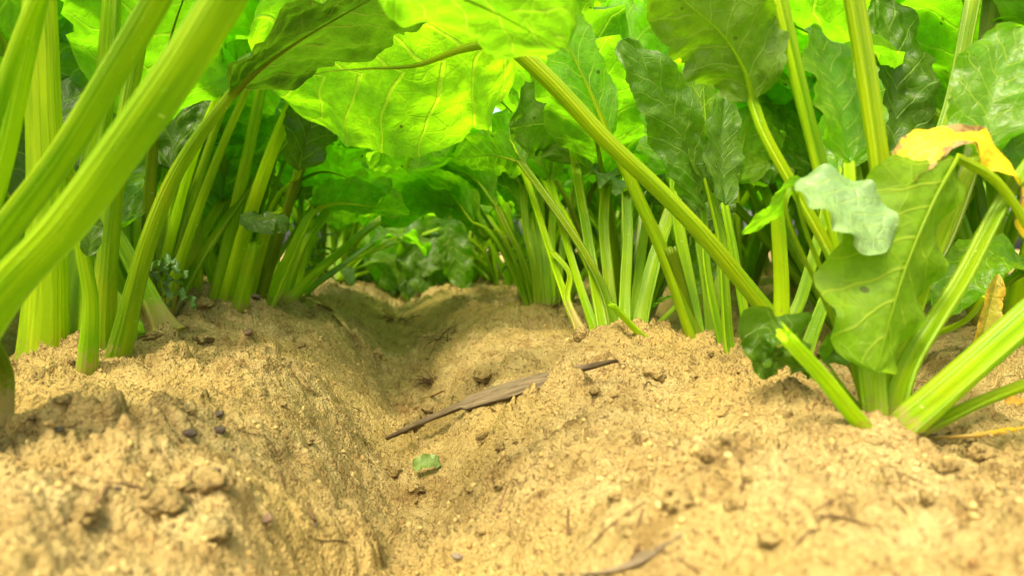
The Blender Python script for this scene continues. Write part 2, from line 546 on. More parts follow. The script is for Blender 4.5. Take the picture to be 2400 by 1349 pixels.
def stalk_mesh(C, w, hint, mat, ring=16, thick=.85, seed=0, broken=False, hint1=None, groove=.55):
    """Fleshy leaf stalk: rounded back, grooved upper side, faint ribs. w: width per point."""
    n = len(C)
    T, N, B = frames(C, hint, hint1)
    th = np.arange(ring) / ring * 2 * math.pi
    sx = np.cos(th); sz = np.sin(th)
    up = np.clip(sz, 0, 1)
    px = sx * .5 * (1 + .03 * np.cos(th * 7 + .4))
    pz = np.where(sz < 0, sz * .5 * thick * (1 + .075 * np.cos(th * 11 + .7)), up * .5 * (.5 - groove * up ** 1.5 * 1.0) * thick)
    s = np.linspace(0, 1, n)
    wob = 1 + .05 * perlin(s * 5, np.full(n, seed * 1.37), seed)
    ww = w * wob
    V = C[:, None] + B[:, None] * (px[None] * ww[:, None])[..., None] + N[:, None] * (pz[None] * ww[:, None])[..., None]
    if broken:
        j = .35 * w[-1] * (perlin(np.cos(th) * 2.3 + seed, np.sin(th) * 2.3, seed) + .25)
        V[-1] += T[-1] * j[:, None]
    L = np.concatenate([[0], np.cumsum(np.linalg.norm(np.diff(C, axis=0), axis=1))])
    uv = np.stack(np.broadcast_arrays(np.abs(((th / math.pi + .5) % 2) - 1)[None] * np.maximum(w.max(), .006) * 16 + seed * 3.7, L[:, None] * 10 + seed * 1.9), -1)
    F = grid_faces(n, ring, True)
    Vf = V.reshape(-1, 3); uvf = uv.reshape(-1, 2)
    caps = []
    for k, e in ((0, 0), (n - 1, 1)):
        ci = len(Vf)
        cpt = V[k].mean(0) + (T[k] * (.0 if not broken else -.15 * w[-1]) if e else 0)
        Vf = np.vstack([Vf, cpt[None]]); uvf = np.vstack([uvf, uv[k, 0][None]])
        r = k * ring + np.arange(ring); r2 = k * ring + (np.arange(ring) + 1) % ring
        f = np.stack([r, r2, np.full(ring, ci), np.full(ring, ci)], 1)
        caps.append(f)
    me = bpy.data.meshes.new('stalk')
    tri = np.vstack(caps)[:, :3]
    faces = [tuple(q) for q in F] + [tuple(q) for q in tri]
    me.from_pydata([tuple(v) for v in Vf], [], faces)
    l = me.uv_layers.new(name='UVMap')
    idx = np.empty(len(me.loops), np.int32); me.loops.foreach_get('vertex_index', idx)
    l.data.foreach_set('uv', uvf.astype(np.float32)[idx].ravel())
    al = me.attributes.new('along', 'FLOAT', 'POINT')
    al.data.foreach_set('value', np.concatenate([np.repeat(L, ring), [0, L[-1]]]).astype(np.float32))
    me.polygons.foreach_set('use_smooth', np.concatenate([np.ones(len(F), bool), np.zeros(len(tri), bool)]))
    me.materials.append(mat); me.update()
    return me


def shape_of(v, kind):
    if kind == 'narrow':
        s = np.clip(v, 0, 1) ** .8 * np.clip(1 - v, 0, 1) ** .75
        m = (.516 ** .8) * (.484 ** .75)
    elif kind == 'round':
        s = np.clip(v, 0, 1) ** .36 * np.clip(1 - v, 0, 1) ** .38; m = .5 ** .74
    else:
        s = np.clip(v, 0, 1) ** .5 * np.clip(1 - v, 0, 1) ** .55; m = (.476 ** .5) * (.524 ** .55)
    return s / m


def blade_mesh(P, n0, n1, hw, mat, seed=0, nv=44, nu=25, wl=1., wr=1., fold=.12, cup=0., ruffle=.12, pucker=1., kind='beet',
               lobes=.17, nveins=7, base=.0, vslope=.30, fr=3.2):
    """Leaf blade round a midrib. hw: half width in metres; n0, n1: where the upper side faces at its base and tip."""
    C = spline(P, nv)
    T, N, B = frames(C, n0, n1)
    L = np.linalg.norm(np.diff(C, axis=0), axis=1).sum()
    v = np.linspace(0, 1, nv)[:, None]; u = np.linspace(-1, 1, nu)[None]
    u = np.sign(u) * np.abs(u) ** .9
    a = np.abs(u); sd = np.where(u > 0, 1., -1.)
    w = hw * np.maximum(shape_of(v, kind), base * (1 - v))
    w = w * np.where(u > 0, wr, wl)
    eu = 1 + lobes * a ** 2 * (perlin(v * 7 + seed * 3.1, sd * 4.7 + 0 * v, seed) + .55 * perlin(v * 19 + seed, sd * 9.1 + 0 * v, seed + 3) + .3 * perlin(v * 45, sd * 5 + 0 * v, seed + 4))
    w = w * eu
    ph = nveins * (v - vslope * a ** 1.1 * (1 - .35 * a)) + np.where(u > 0, .5, 0) + .16 * perlin(v * 5 + seed, u * 3, seed + 8) + 20
    lat = w * u; hgt = fold * a * w
    if abs(cup) > 1e-3:
        an = cup * u
        lat = w * np.sin(an) / cup; hgt = hgt + w * (1 - np.cos(an)) / cup
    hgt = hgt + ruffle * hw * a ** 2.2 * (np.sin(2 * math.pi * fr * v + seed * 1.7 + sd * 1.1) + .8 * perlin(v * 8 + seed, sd * 2.3 + 0 * v, seed + 5))
    frc = np.abs((ph % 1) - .5) * 2                # 0 on veins, 1 between
    hgt = hgt + pucker * .045 * hw * (frc ** .6 * np.sqrt(np.clip(1 - frc * .4, 0, 1))) * np.clip(a * 4, 0, 1) * np.clip((1 - v) * 4, 0, 1)
    hgt = hgt + pucker * .075 * hw * fbm(v * L * 42 + seed, u * hw * 42, seed + 6, 3) * np.clip(a * 3, 0, 1)
    hgt = hgt + .10 * hw * perlin(v * L * 14 + seed, u * hw * 14, seed + 7) * np.clip(a * 2, 0, 1)
    V = C[:, None] + B[:, None] * lat[..., None] + N[:, None] * hgt[..., None]
    uv = np.stack(np.broadcast_arrays(u * hw * 10 + seed * 2.3, v * L * 10 + seed * .7), -1)
    F = grid_faces(nv, nu)
    return mesh_from('blade', V.reshape(-1, 3), F, uv.reshape(-1, 2),
                     {'phase': np.broadcast_to(ph, (nv, nu)) + .5, 'across': np.broadcast_to(a, (nv, nu))}, mat)


def crown(root, r, seed):
    V, F = ico(3)
    V = V * (1 + .12 * perlin(V[:, 0] * 3 + seed, V[:, 1] * 3 + V[:, 2] * 2, seed))[:, None] * np.array([r, r, r * .7]) * .8
    V[:, 2] -= r * .3
    obj('crown', mesh_from('crown', V, F, None, None, M['crown']), root)


_seed = [0]


def leaf(plant, sp, w0, w1, bp=None, hw=.05, n0=None, n1=None, mat='leaf', smat='stalk', hint=None, broken=False, flare=1.8,
         ns=26, ring=26, label=None, midrib=True, thick=.88, blabel=None, **kw):
    """One leaf of a plant: stalk (with the midrib) as a part, blade as its sub-part. Points in world space."""
    _seed[0] += 1; sd = _seed[0]
    o = np.array(plant.location)
    sp = np.asarray(sp, float)
    if hint is None:
        hv = sp[-1] - sp[0]; hv = np.array([-hv[0], -hv[1], 0])
        hint = norm(norm(hv) + np.array([0, -.15, .5]))
    C = spline(sp, ns)
    s = np.linspace(0, 1, ns)
    w = w0 + (w1 - w0) * s
    w = w * (1 + (flare - 1) * np.exp(-s * 9))
    if bp is not None and midrib:
        bpn = np.asarray(bp, float)
        nb = 22
        Cb = spline(np.vstack([sp[-1:], bpn[1:]]) if np.linalg.norm(bpn[0] - sp[-1]) < .004 else np.vstack([sp[-1:], bpn]), nb)[1:]
        t = np.linspace(0, 1, nb)[1:]
        hb = np.asarray(hint if n0 is None else n0, float)
        Tb, Nb, _ = frames(Cb, hb, n1)
        Cb = Cb - Nb * (w1 * .22)
        C = np.vstack([C, Cb]); w = np.concatenate([w, w1 * (1 - t) ** 2.4 * .62 + .0006])
    st = obj('leaf_stalk', stalk_mesh(C - o, w, hint, M[smat], ring, thick, sd, broken, hint1=(n1 if (bp is not None and n1 is not None) else None)), plant)
    if label: st['label'] = label
    if bp is not None:
        n0_ = hint if n0 is None else n0
        bl = obj('leaf_blade', blade_mesh(np.asarray(bp, float) - o, n0_, n1, hw, M[mat], sd, **kw), st)
        if blabel: bl['label'] = blabel
    return st


def PX(pts, d0=None, d1=None):
    """Photograph points to world points; depth given per point or run from d0 to d1."""
    out = []
    n = len(pts)
    for i, p in enumerate(pts):
        d = p[2] if len(p) > 2 else d0 + ((d1 if d1 is not None else d0) - d0) * i / max(1, n - 1)
        out.append(at(p[0], p[1], d))
    return np.array(out)


def S(plant, pts, d0, d1, w0, w1, b=None, bd0=None, bd1=None, hwpx=None, **kw):
    """Leaf given in photograph coordinates (widths too)."""
    sp = PX(pts, d0, d1)
    cr_ = np.array(plant.location)
    if np.linalg.norm(cr_ - sp[0]) < .14:
        dn = sp[0] - sp[1]; dn = dn / np.linalg.norm(dn) * .022 + np.array([0, 0, -.012])
        sp = np.vstack([(sp[0] + dn) * .75 + (cr_ + np.array([0, 0, -.02])) * .25, sp])
    bp = None
    if b is not None:
        bd0 = d1 if bd0 is None else bd0
        bd1 = bd0 if bd1 is None else bd1
        bp = PX(b, bd0, bd1)
        kw['hw'] = hwpx * (bd0 + bd1) / 2 / FPX
        kw.setdefault('nv', 60); kw.setdefault('nu', 33)
    return leaf(plant, sp, w0 * d0 / FPX, w1 * d1 / FPX, bp, **kw)


# ------------------------------------------------------------------ the setting: soil
def build_ground():
    xs = [np.arange(-.52, .5201, .0013)]
    g = [.0016]
    while sum(g) < 26: g.append(g[-1] * (1.02 if len(g) < 130 else 1.09))
    e = np.cumsum(g)
    xs = np.concatenate([-.52 - e[::-1], xs[0], .52 + e])
    ys = [-1.5, -1.2, -.9, -.7, -.5, -.35, -.25, -.15, -.08, -.03, 0, .03, .05, .07, .085]
    y = .1
    while y < 60:
        ys.append(y)
        y += max(.0013, .004 * y if y < 4 else .03 * y)
    ys = np.array(ys)
    X, Y = np.meshgrid(xs, ys)
    Z = ground(X, Y)
    V = np.stack([X, Y, Z], -1).reshape(-1, 3)
    me = mesh_from('soil', V, grid_faces(len(ys), len(xs)), None, None, M['soil'])
    tag(obj('ground', me), 'dry sandy soil ridges with a furrow between them', None, None, 'structure')


build_ground()

def build_crumbs():
    rs = np.random.RandomState(3)
    V0, F0 = ico(1)
    n = 17000
    t = rs.rand(n)
    y = .14 * (3.2 / .14) ** t
    x = (rs.rand(n) - .5) * np.minimum(1.3 * y + .1, 1.2) + .15 * y
    cl = perlin(x * 14, y * 14, 71) + .6 * perlin(x * 40, y * 40, 72) > rs.rand(n) * .9 - .5
    x, y = x[cl], y[cl]; n = len(x)
    keep = np.abs(x) < .5
    x, y = x[keep], y[keep]; n = len(x)
    z = ground(x, y)
    r = (.0005 + .0021 * rs.rand(n) ** 5) * np.clip(.6 + .6 * y, .6, 1.6)
    A = rs.normal(size=(n, len(V0), 1)) * .16 + 1
    sc = 1 + (rs.rand(n, 1, 3) - .5) * .7
    V = V0[None] * A * sc * r[:, None, None] + np.stack([x, y, z + r * .35], -1)[:, None]
    F = F0[None] + (np.arange(n) * len(V0))[:, None, None]
    tone = np.repeat(rs.rand(n), len(V0))
    me = mesh_from('crumbs', V.reshape(-1, 3), F.reshape(-1, 3), None, {'tone': tone}, M['crumb'], False)
    tag(obj('soil_crumbs', me), 'loose sandy soil crumbs scattered over the ridges and the furrow', 'soil', None, 'stuff')


build_crumbs()


def lump(name, p, size, mat, label, cat, seed, flat=.7, rough=.25, rot=0., group=None, sink=.2, sharp=False):
    V, F = ico(3)
    n1 = perlin(V[:, 0] * 1.3 + seed, V[:, 1] * 1.3 + V[:, 2] * 1.7, seed) + .5 * perlin(V[:, 0] * 3.1 + seed, V[:, 1] * 3.1 - V[:, 2] * 2.3, seed + 1) + .3 * perlin(V[:, 0] * 7 + seed, V[:, 1] * 7 - V[:, 2] * 6, seed + 2)
    V = V * (1 + rough * n1)[:, None]
    if sharp: V = np.sign(V) * np.abs(V) ** .75
    V = V * np.array(size) * np.array([1, 1, flat])
    o = obj(name, mesh_from(name, V, F, None, None, mat), None, (p[0], p[1], p[2] + size[2] * flat * (1 - 2 * sink)))
    o.rotation_euler = (RNG.uniform(-.2, .2), RNG.uniform(-.2, .2), rot)
    return tag(o, label, cat, group)


def pxm(px, py, w):
    """metres for w pixels on the soil at a pixel."""
    q = hit(px, py)
    return q, w * q[1] / FPX


STONES = [  # px, py, width px, material, label, category, name
    (580, 782, 24, 'stone', 'smooth brown pebble near the crest of the left ridge', 'pebble', 'pebble'),
    (512, 972, 20, 'dark_stone', 'dark shard sticking up on the blurred left bank', 'stone', 'stone_shard'),
    (512, 1010, 26, 'dark_stone', 'dark lump of stone just below the dark shard on the left bank', 'stone', 'stone'),
    (445, 1018, 22, 'dark_stone', 'dark flat stone beside the dark lump on the left bank', 'stone', 'stone'),
    (136, 1012, 14, 'dark_stone', 'small black stone alone at the far left of the near soil', 'stone', 'stone'),
    (276, 1148, 12, 'dark_stone', 'small blue-black stone on the blurred pale soil at left', 'stone', 'stone'),
    (625, 1218, 22, 'stone', 'rounded reddish brown pebble on the near left slope', 'pebble', 'pebble'),
    (500, 1112, 24, 'stone', 'flat brown stone half buried on the near left slope', 'stone', 'stone'),
    (600, 698, 16, 'dark_stone', 'black clod at the foot of the left stalks on the ridge crest', 'clod', 'soil_clod'),
    (1004, 962, 22, 'clod', 'rounded soil clod in the furrow beneath the pale twig', 'clod', 'soil_clod'),
    (700, 810, 22, 'clod', 'brown soil clod on the inner face of the left ridge', 'clod', 'soil_clod'),
    (1072, 1308, 20, 'grey_stone', 'flat grey flake standing in the near bottom of the furrow', 'stone', 'stone_flake'),
    (1262, 905, 26, 'clod', 'crumbly brown clod on the right bank above the wood splinter', 'clod', 'soil_clod'),
    (1660, 1075, 34, 'clod', 'pair of crumbly clods beside the dark hole on the right ridge', 'clod', 'soil_clod'),
    (1700, 1050, 24, 'clod', 'lone clod above the dark hole on the right ridge', 'clod', 'soil_clod'),
    (738, 1232, 10, 'dark_stone', 'tiny dark seed on the near left slope', 'seed', 'seed'),
    (355, 790, 26, 'clod', 'dark clod at the foot of the left front plant', 'clod', 'soil_clod'),
    (480, 720, 30, 'clod', 'round knob of soil on top of the left ridge', 'clod', 'soil_clod'),
]
for k, (px, py, wpx, m_, lab, cat_, nm_) in enumerate(STONES):
    q, w_ = pxm(px, py, wpx * .8)
    lump(nm_, q, (w_, w_ * RNG.uniform(.6, .9), w_ * RNG.uniform(.5, .8)), M[m_], lab, cat_, 40 + k, flat=.75, rough=.4 if m_ == 'clod' else .22, rot=RNG.uniform(0, 3), sink=.38)
rs_ = random.Random(21)
for k in range(60):
    px, py = rs_.uniform(60, 2300), rs_.uniform(740, 1330)
    q = hit(px, py)
    if not (.1 < q[1] < 2.4 and abs(q[0]) < .4): continue
    w_ = (.002 + .0065 * rs_.random() ** 2.2) * (1.0 + .5 * q[1])
    lump('soil_clod', q, (w_, w_ * rs_.uniform(.7, 1), w_ * rs_.uniform(.6, .9)), M[rs_.choice(['soil', 'soil', 'clod'])],
         'small crumbly sand-coloured clod lying on the sandy soil', 'clod', 200 + k, flat=.8, rough=.6, rot=rs_.uniform(0, 3), group='small sandy clods on the soil', sink=.38)


# ------------------------------------------------------------------ hero plants
def base(px, py, d):
    p = at(px, py, d)
    return (p[0], p[1], gz(p[0], p[1], False) - .012)


LG = 'beet plants of the left row'
RG = 'beet plants of the right row'

# ---- left, nearest (its foot is outside the frame)
L0 = empty('beet_plant', base(-150, 930, .44), 'nearest beet plant at the left edge with thick blurred slanting stalks', 'plant', LG)
S(L0, [(-130, 900), (0, 680), (150, 520), (300, 320), (430, 140), (560, -60)], .42, .36, 112, 96, [(560, -60), (760, -130), (980, -60), (1150, 10), (1330, 110)], .36, .40, 175,
  n0=(-.2, .1, 1), n1=(.3, .55, .75), mat='leaf', smat='stalk', ruffle=.1, kind='round')
S(L0, [(-150, 760), (0, 540), (130, 370), (230, 210), (350, 10), (420, -120)], .43, .40, 92, 78, [(420, -120), (520, -300), (660, -420)], .40, .40, 180, n0=(-.5, 0, .8), smat='stalk')
S(L0, [(-110, 700), (-20, 400), (30, 180), (80, -40), (110, -160)], .47, .47, 84, 68, [(110, -160), (170, -330), (200, -480)], .47, .47, 190, n0=(-.8, -.2, .5), smat='stalk')
S(L0, [(10, 890), (-20, 800), (-90, 700), (-150, 640)], .50, .46, 60, 40, smat='stalk_olive', broken=True)
S(L0, [(-160, 900), (-260, 600), (-420, 300)], .44, .40, 100, 80, [(-420, 300), (-600, 80), (-800, 60)], .40, .38, 200, n0=(0, 0, 1))

S(L0, [(-140, 900), (-60, 400), (200, -200), (700, -420), (1180, -200)], .44, .42, 60, 20, [(1290, -90), (1240, -20), (1190, 30), (1205, 75)], .42, .43, 58, n0=(-.2, -.55, .8), mat='leaf_pale', midrib=False, fold=.2, blabel='pale grey-green fold of a blade over the furrow')

# ---- left, second plant at (190, 830)
L1 = empty('beet_plant', base(195, 845, .70), 'upright beet plant of broad stalks behind the blurred ones at left', 'plant', LG)
S(L1, [(105, 850), (110, 640), (108, 400), (100, 200), (92, -20), (80, -200)], .70, .66, 82, 62, [(80, -200), (50, -400), (0, -500)], .66, .66, 130, n0=(0, -1, .1), smat='stalk_lime')
S(L1, [(165, 850), (176, 640), (205, 400), (240, 200), (258, -20), (270, -180)], .71, .74, 78, 46, [(270, -180), (300, -350), (340, -460)], .74, .8, 150, n0=(0, -1, .1), smat='stalk')
S(L1, [(225, 850), (236, 640), (255, 450), (290, 240), (325, 50), (360, -120)], .70, .70, 76, 48, [(360, -120), (420, -260), (520, -360)], .7, .7, 130, n0=(-.3, -.8, .4), smat='stalk')
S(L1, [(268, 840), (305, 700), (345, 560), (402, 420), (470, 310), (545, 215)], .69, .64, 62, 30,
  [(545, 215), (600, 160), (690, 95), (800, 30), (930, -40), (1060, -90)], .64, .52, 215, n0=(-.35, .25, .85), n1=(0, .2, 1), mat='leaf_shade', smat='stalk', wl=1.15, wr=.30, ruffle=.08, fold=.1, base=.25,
  blabel='olive blade coloured dark as in shade', label='curved stalk')
S(L1, [(205, 850), (212, 700), (190, 560), (214, 470)], .66, .62, 44, 20, [(205, 600), (212, 560), (208, 520), (180, 470)], .6, .6, 24, n0=(.3, -1, 0), mat='leaf_dark', midrib=False)
S(L1, [(395, 775), (350, 690), (318, 630), (270, 540)], .84, .90, 46, 34, [(270, 540), (200, 400), (160, 260)], .9, 1.0, 110, n0=(.5, -.8, .2), mat='leaf', smat='stalk')
S(L1, [(310, 770), (318, 760), (200, 600), (150, 500)], .80, .86, 30, 26, [(150, 500), (120, 330), (160, 180)], .86, .95, 110, n0=(.3, -.9, .2), mat='leaf_dark')

# ---- left, third plant at (520, 700)
L2 = empty('beet_plant', base(525, 712, 1.10), 'beet plant with pale upright stalks and a snapped stalk on the left ridge crest', 'plant', LG)
S(L2, [(447, 720), (450, 560), (455, 380), (462, 250), (475, 80)], 1.10, 1.12, 48, 38, [(475, 80), (500, -60), (540, -160)], 1.12, 1.12, 120, n0=(0, -.9, .3), smat='stalk_lime')
S(L2, [(498, 715), (530, 560), (566, 400), (592, 280), (615, 165), (640, 20)], 1.10, 1.08, 46, 32, [(640, 20), (690, -100), (760, -170)], 1.08, 1.0, 120, n0=(-.4, .3, .8), smat='stalk_lime')
S(L2, [(528, 715), (570, 550), (620, 400), (672, 270), (740, 130)], 1.09, 1.0, 42, 24, [(740, 130), (800, 80), (880, 60), (960, 70)], 1.0, .95, 135, n0=(-.2, .85, .5), n1=(.2, .9, .3), mat='leaf_bright', smat='stalk_lime')
S(L2, [(560, 715), (578, 640), (597, 572)], 1.06, 1.04, 44, 36, smat='stalk', broken=True, label='short snapped stalk')
S(L2, [(575, 712), (610, 590), (640, 505), (652, 492)], 1.10, 1.03, 34, 20, [(560, 505), (610, 520), (650, 515), (672, 545)], 1.02, 1.02, 30, n0=(.1, -.8, .5), mat='leaf_dark', smat='stalk_lime', broken=True, midrib=False, fold=-.3)
S(L2, [(600, 712), (650, 560), (690, 430), (740, 320), (800, 250)], 1.13, 1.05, 34, 20,
  [(800, 250), (870, 225), (930, 262), (985, 310), (1045, 368)], 1.05, .98, 120, n0=(.1, .85, .5), n1=(.5, .8, .1), mat='leaf_bright', smat='stalk_olive', wl=1.1, wr=.9, ruffle=.18)
S(L2, [(625, 710), (690, 570), (720, 510), (737, 488)], 1.15, 1.22, 40, 22,
  [(737, 488), (790, 474), (850, 478), (915, 490), (970, 500)], 1.22, 1.15, 62, n0=(0, .8, .6), mat='leaf', smat='stalk_lime', wl=.5, wr=1)
S(L2, [(545, 715), (640, 480), (690, 420), (700, 395)], 1.14, 1.06, 26, 18, [(700, 400), (720, 310), (762, 210), (805, 130)], 1.04, 1.0, 62, n0=(.5, -.75, .3), mat='leaf_dark', ruffle=.25, fold=.3)
S(L2, [(590, 715), (640, 560), (690, 450), (700, 420)], 1.18, 1.25, 24, 18, [(695, 420), (760, 400), (830, 420), (905, 455)], 1.25, 1.15, 78, n0=(.1, .75, .6), mat='leaf_bright', pucker=2.6, ruffle=.3)
S(L2, [(470, 715), (420, 560), (400, 430)], 1.16, 1.22, 30, 24, [(400, 430), (400, 330), (430, 220)], 1.22, 1.3, 90, n0=(.3, -.9, .1), mat='leaf')
S(L2, [(530, 715), (535, 560), (560, 430)], 1.2, 1.25, 30, 22, [(510, 560), (520, 420), (545, 300), (590, 190)], 1.28, 1.35, 85, n0=(0, -1, .15), mat='leaf', pucker=1.6)

# ---- left, fourth plant
L3 = empty('beet_plant', base(690, 694, 1.48), 'beet plant at the left furrow edge with one stalk leaning over the furrow', 'plant', LG)
S(L3, [(680, 700), (735, 640), (800, 585), (860, 535), (912, 496)], 1.42, 1.62, 30, 22,
  [(912, 496), (955, 452), (1005, 412), (1070, 372), (1140, 350)], 1.62, 1.62, 105, n0=(-.1, .75, .6), mat='leaf_bright', smat='stalk_lime', ruffle=.2, label='stalk leaning over the furrow')
S(L3, [(668, 700), (700, 600), (735, 530), (770, 480)], 1.45, 1.5, 28, 20, [(770, 480), (830, 440), (900, 420), (960, 430)], 1.5, 1.55, 70, n0=(0, .7, .7), mat='leaf')
S(L3, [(660, 700), (690, 590), (700, 500), (705, 420)], 1.5, 1.5, 28, 20, [(705, 420), (740, 330), (820, 290)], 1.5, 1.5, 80, n0=(-.3, .3, .9), mat='leaf')
S(L3, [(700, 698), (760, 650), (830, 600), (870, 570)], 1.5, 1.7, 20, 14, [(870, 570), (915, 548), (965, 560), (1000, 600)], 1.7, 1.8, 50, n0=(0, -.2, 1), mat='leaf', ruffle=.25)
S(L3, [(690, 700), (730, 560), (760, 510)], 1.55, 1.6, 24, 18, [(760, 510), (800, 420), (860, 380)], 1.6, 1.7, 70, n0=(-.2, .6, .8), mat='leaf_bright')
S(L3, [(640, 700), (650, 560), (680, 470)], 1.55, 1.6, 26, 20, [(680, 470), (690, 380), (720, 300)], 1.6, 1.7, 70, n0=(.4, -.8, .4), mat='leaf_dark')

# ---- right, nearest hero plant at (2070, 1000)
R1 = empty('beet_plant', base(2075, 1010, .395), 'near beet plant at right with a cut stalk and a yellow-edged bent leaf', 'plant', RG)
S(R1, [(2095, 1010), (2180, 935), (2300, 830), (2470, 680), (2600, 560)], .385, .36, 96, 92, [(2600, 560), (2760, 400), (2900, 380)], .36, .36, 200, n0=(-.3, 0, 1), smat='stalk', hint=(-.5, -.2, .9))
S(R1, [(2140, 1018), (2220, 975), (2310, 932), (2480, 872), (2620, 850)], .385, .37, 40, 44, [(2620, 850), (2760, 820), (2900, 860)], .37, .36, 140, n0=(0, 0, 1), smat='stalk_lime')
S(R1, [(2085, 1000), (2125, 860), (2190, 750), (2260, 640), (2350, 470), (2450, 330)], .40, .42, 62, 40, [(2450, 330), (2520, 180), (2620, 80)], .42, .42, 150, n0=(-.5, 0, .8), smat='stalk')
S(R1, [(2070, 1000), (2080, 820), (2088, 640), (2074, 430), (2042, 200), (2005, -30), (1980, -150)], .42, .44, 72, 70, [(1980, -150), (1940, -320), (1860, -440)], .44, .44, 180, n0=(.2, -.9, .3), smat='stalk_lime')
S(R1, [(2055, 1000), (2010, 840), (1985, 700), (1955, 600), (1890, 480), (1800, 320), (1768, 235)], .43, .50, 50, 40,
  [(1768, 235), (1745, 160), (1690, 75), (1610, 5), (1540, -60)], .50, .48, 125, n0=(.3, .75, .5), mat='leaf_dark', smat='stalk', ruffle=.15, hint=(.5, -.7, .4))
S(R1, [(2065, 1000), (2030, 840), (1985, 620), (1935, 420), (1878, 190), (1828, -30), (1800, -140)], .45, .50, 54, 56, [(1800, -140), (1760, -300), (1700, -420)], .5, .5, 180, n0=(.4, -.8, .3), smat='stalk_lime')
S(R1, [(2035, 998), (1990, 940), (1930, 865), (1850, 778)], .380, .365, 84, 72, smat='stalk_lime', broken=True, hint=(.4, -.3, .8), label='thick cut stalk with a pale end')
# bent yellowing leaf: stalk comes over from the right, blade hangs towards the camera
S(R1, [(2110, 1000), (2260, 880), (2420, 740), (2445, 620), (2400, 520), (2330, 420), (2240, 368)], .42, .405, 40, 24,
  [(2240, 368), (2185, 470), (2115, 640), (2050, 870)], .405, .375, 146, n0=(.15, .95, .25), n1=(.15, .95, .25), mat='leaf_limp', smat='stalk_lime', ruffle=.26, fold=.3, cup=.4, lobes=.1, pucker=.9, kind='round', wl=1.15,
  blabel='green blade hanging down towards the soil')
S(R1, [(2115, 1000), (2280, 870), (2440, 720), (2470, 640), (2430, 580)], .43, .42, 30, 16,
  [(2430, 580), (2392, 440), (2322, 348), (2230, 320), (2140, 372), (2092, 500)], .418, .408, 56, n0=(.3, -.75, .6), n1=(-.6, -.55, .5), mat='leaf_yellow', ruffle=.34, fold=-.1, lobes=.3, pucker=2.2, midrib=False, kind='round',
  blabel='bright yellow arched blade with brown withered patches')
S(R1, [(2060, 1000), (2000, 800), (1900, 560), (1868, 450)], .44, .425, 34, 18, [(1862, 432), (1930, 450), (2005, 505), (2078, 592)], .41, .385, 104, n0=(-.15, -.62, .75), n1=(.1, -.75, .6), mat='leaf_pale', ruffle=.16, lobes=.05, kind='round', pucker=.7,
  blabel='pale blue-green blade facing the sky')
S(R1, [(2050, 1000), (1960, 760), (1850, 520), (1850, 440)], .45, .44, 26, 14, [(1885, 425), (1850, 440), (1820, 490), (1740, 550)], .44, .45, 36, n0=(-.3, .7, .6), mat='leaf', midrib=False)
S(R1, [(2080, 1008), (2098, 900), (2125, 780), (2200, 560), (2290, 360)], .405, .43, 58, 34, [(2290, 360), (2330, 200), (2400, 60)], .43, .44, 110, n0=(-.3, -.8, .3), mat='leaf', smat='stalk_lime')
S(R1, [(2050, 1004), (2035, 900), (2018, 770), (2000, 560), (1990, 380)], .41, .45, 46, 30, [(1990, 380), (1960, 220), (1900, 60)], .45, .47, 100, n0=(.3, -.8, .3), mat='leaf', smat='stalk_lime')
S(R1, [(2068, 1006), (2062, 900), (2060, 790)], .39, .40, 40, 30, smat='stalk_lime', broken=True)
# withered dark leaves at the foot
S(R1, [(2040, 995), (1960, 900), (1880, 840)], .41, .43, 22, 14, [(1880, 830), (1830, 790), (1790, 790), (1785, 850)], .43, .44, 58, n0=(-.2, -.7, .6), mat='leaf_dark', ruffle=.5, pucker=3, fold=.5, blabel='withered dark crumpled blade')
S(R1, [(2050, 995), (1990, 920), (1940, 850)], .42, .43, 22, 12, [(1930, 850), (1960, 815), (2000, 790), (2015, 850)], .43, .42, 44, n0=(.1, -.8, .5), mat='leaf_dark', ruffle=.5, pucker=3, fold=.6)
S(R1, [(2040, 990), (1960, 920), (1900, 880)], .40, .44, 22, 12, [(1900, 880), (1850, 850), (1800, 850), (1790, 890)], .44, .44, 40, n0=(-.1, -.5, .8), mat='leaf_dark', ruffle=.5, pucker=3, fold=.4)

# ---- right, plant with the diagonal stalk over the furrow, foot hidden behind the near one
R2 = empty('beet_plant', base(1900, 850, .57), 'beet plant whose long diagonal stalk carries a bright leaf over the furrow', 'plant', RG)
S(R2, [(1910, 870), (1850, 770), (1780, 690), (1655, 545), (1540, 430), (1420, 320), (1300, 195), (1185, 90)], .56, .62, 74, 48,
  [(1185, 90), (1080, 112), (975, 150), (850, 158), (740, 170), (640, 215)], .62, .74, 215, n0=(.15, .8, .55), n1=(-.1, .85, .5), mat='leaf_bright', smat='stalk_lime', ruffle=.10, wl=1.0, wr=1.0, fold=-.05, lobes=.1, nveins=6,
  nv=80, nu=41, pucker=.4, kind='round', hint=(.55, -.3, .75), label='long diagonal stalk', blabel='large bright blade lit through from above')
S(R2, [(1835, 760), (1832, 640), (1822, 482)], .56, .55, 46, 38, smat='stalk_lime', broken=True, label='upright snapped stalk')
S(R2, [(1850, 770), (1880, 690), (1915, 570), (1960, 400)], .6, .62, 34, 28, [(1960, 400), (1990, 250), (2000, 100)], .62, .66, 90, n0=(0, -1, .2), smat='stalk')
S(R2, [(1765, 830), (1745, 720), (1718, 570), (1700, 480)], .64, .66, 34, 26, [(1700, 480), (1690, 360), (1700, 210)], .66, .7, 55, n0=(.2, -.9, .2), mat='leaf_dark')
S(R2, [(1715, 830), (1702, 700), (1692, 560), (1660, 420)], .66, .68, 34, 26, [(1660, 420), (1650, 280), (1640, 130)], .68, .72, 75, n0=(-.2, .9, .3), mat='leaf')
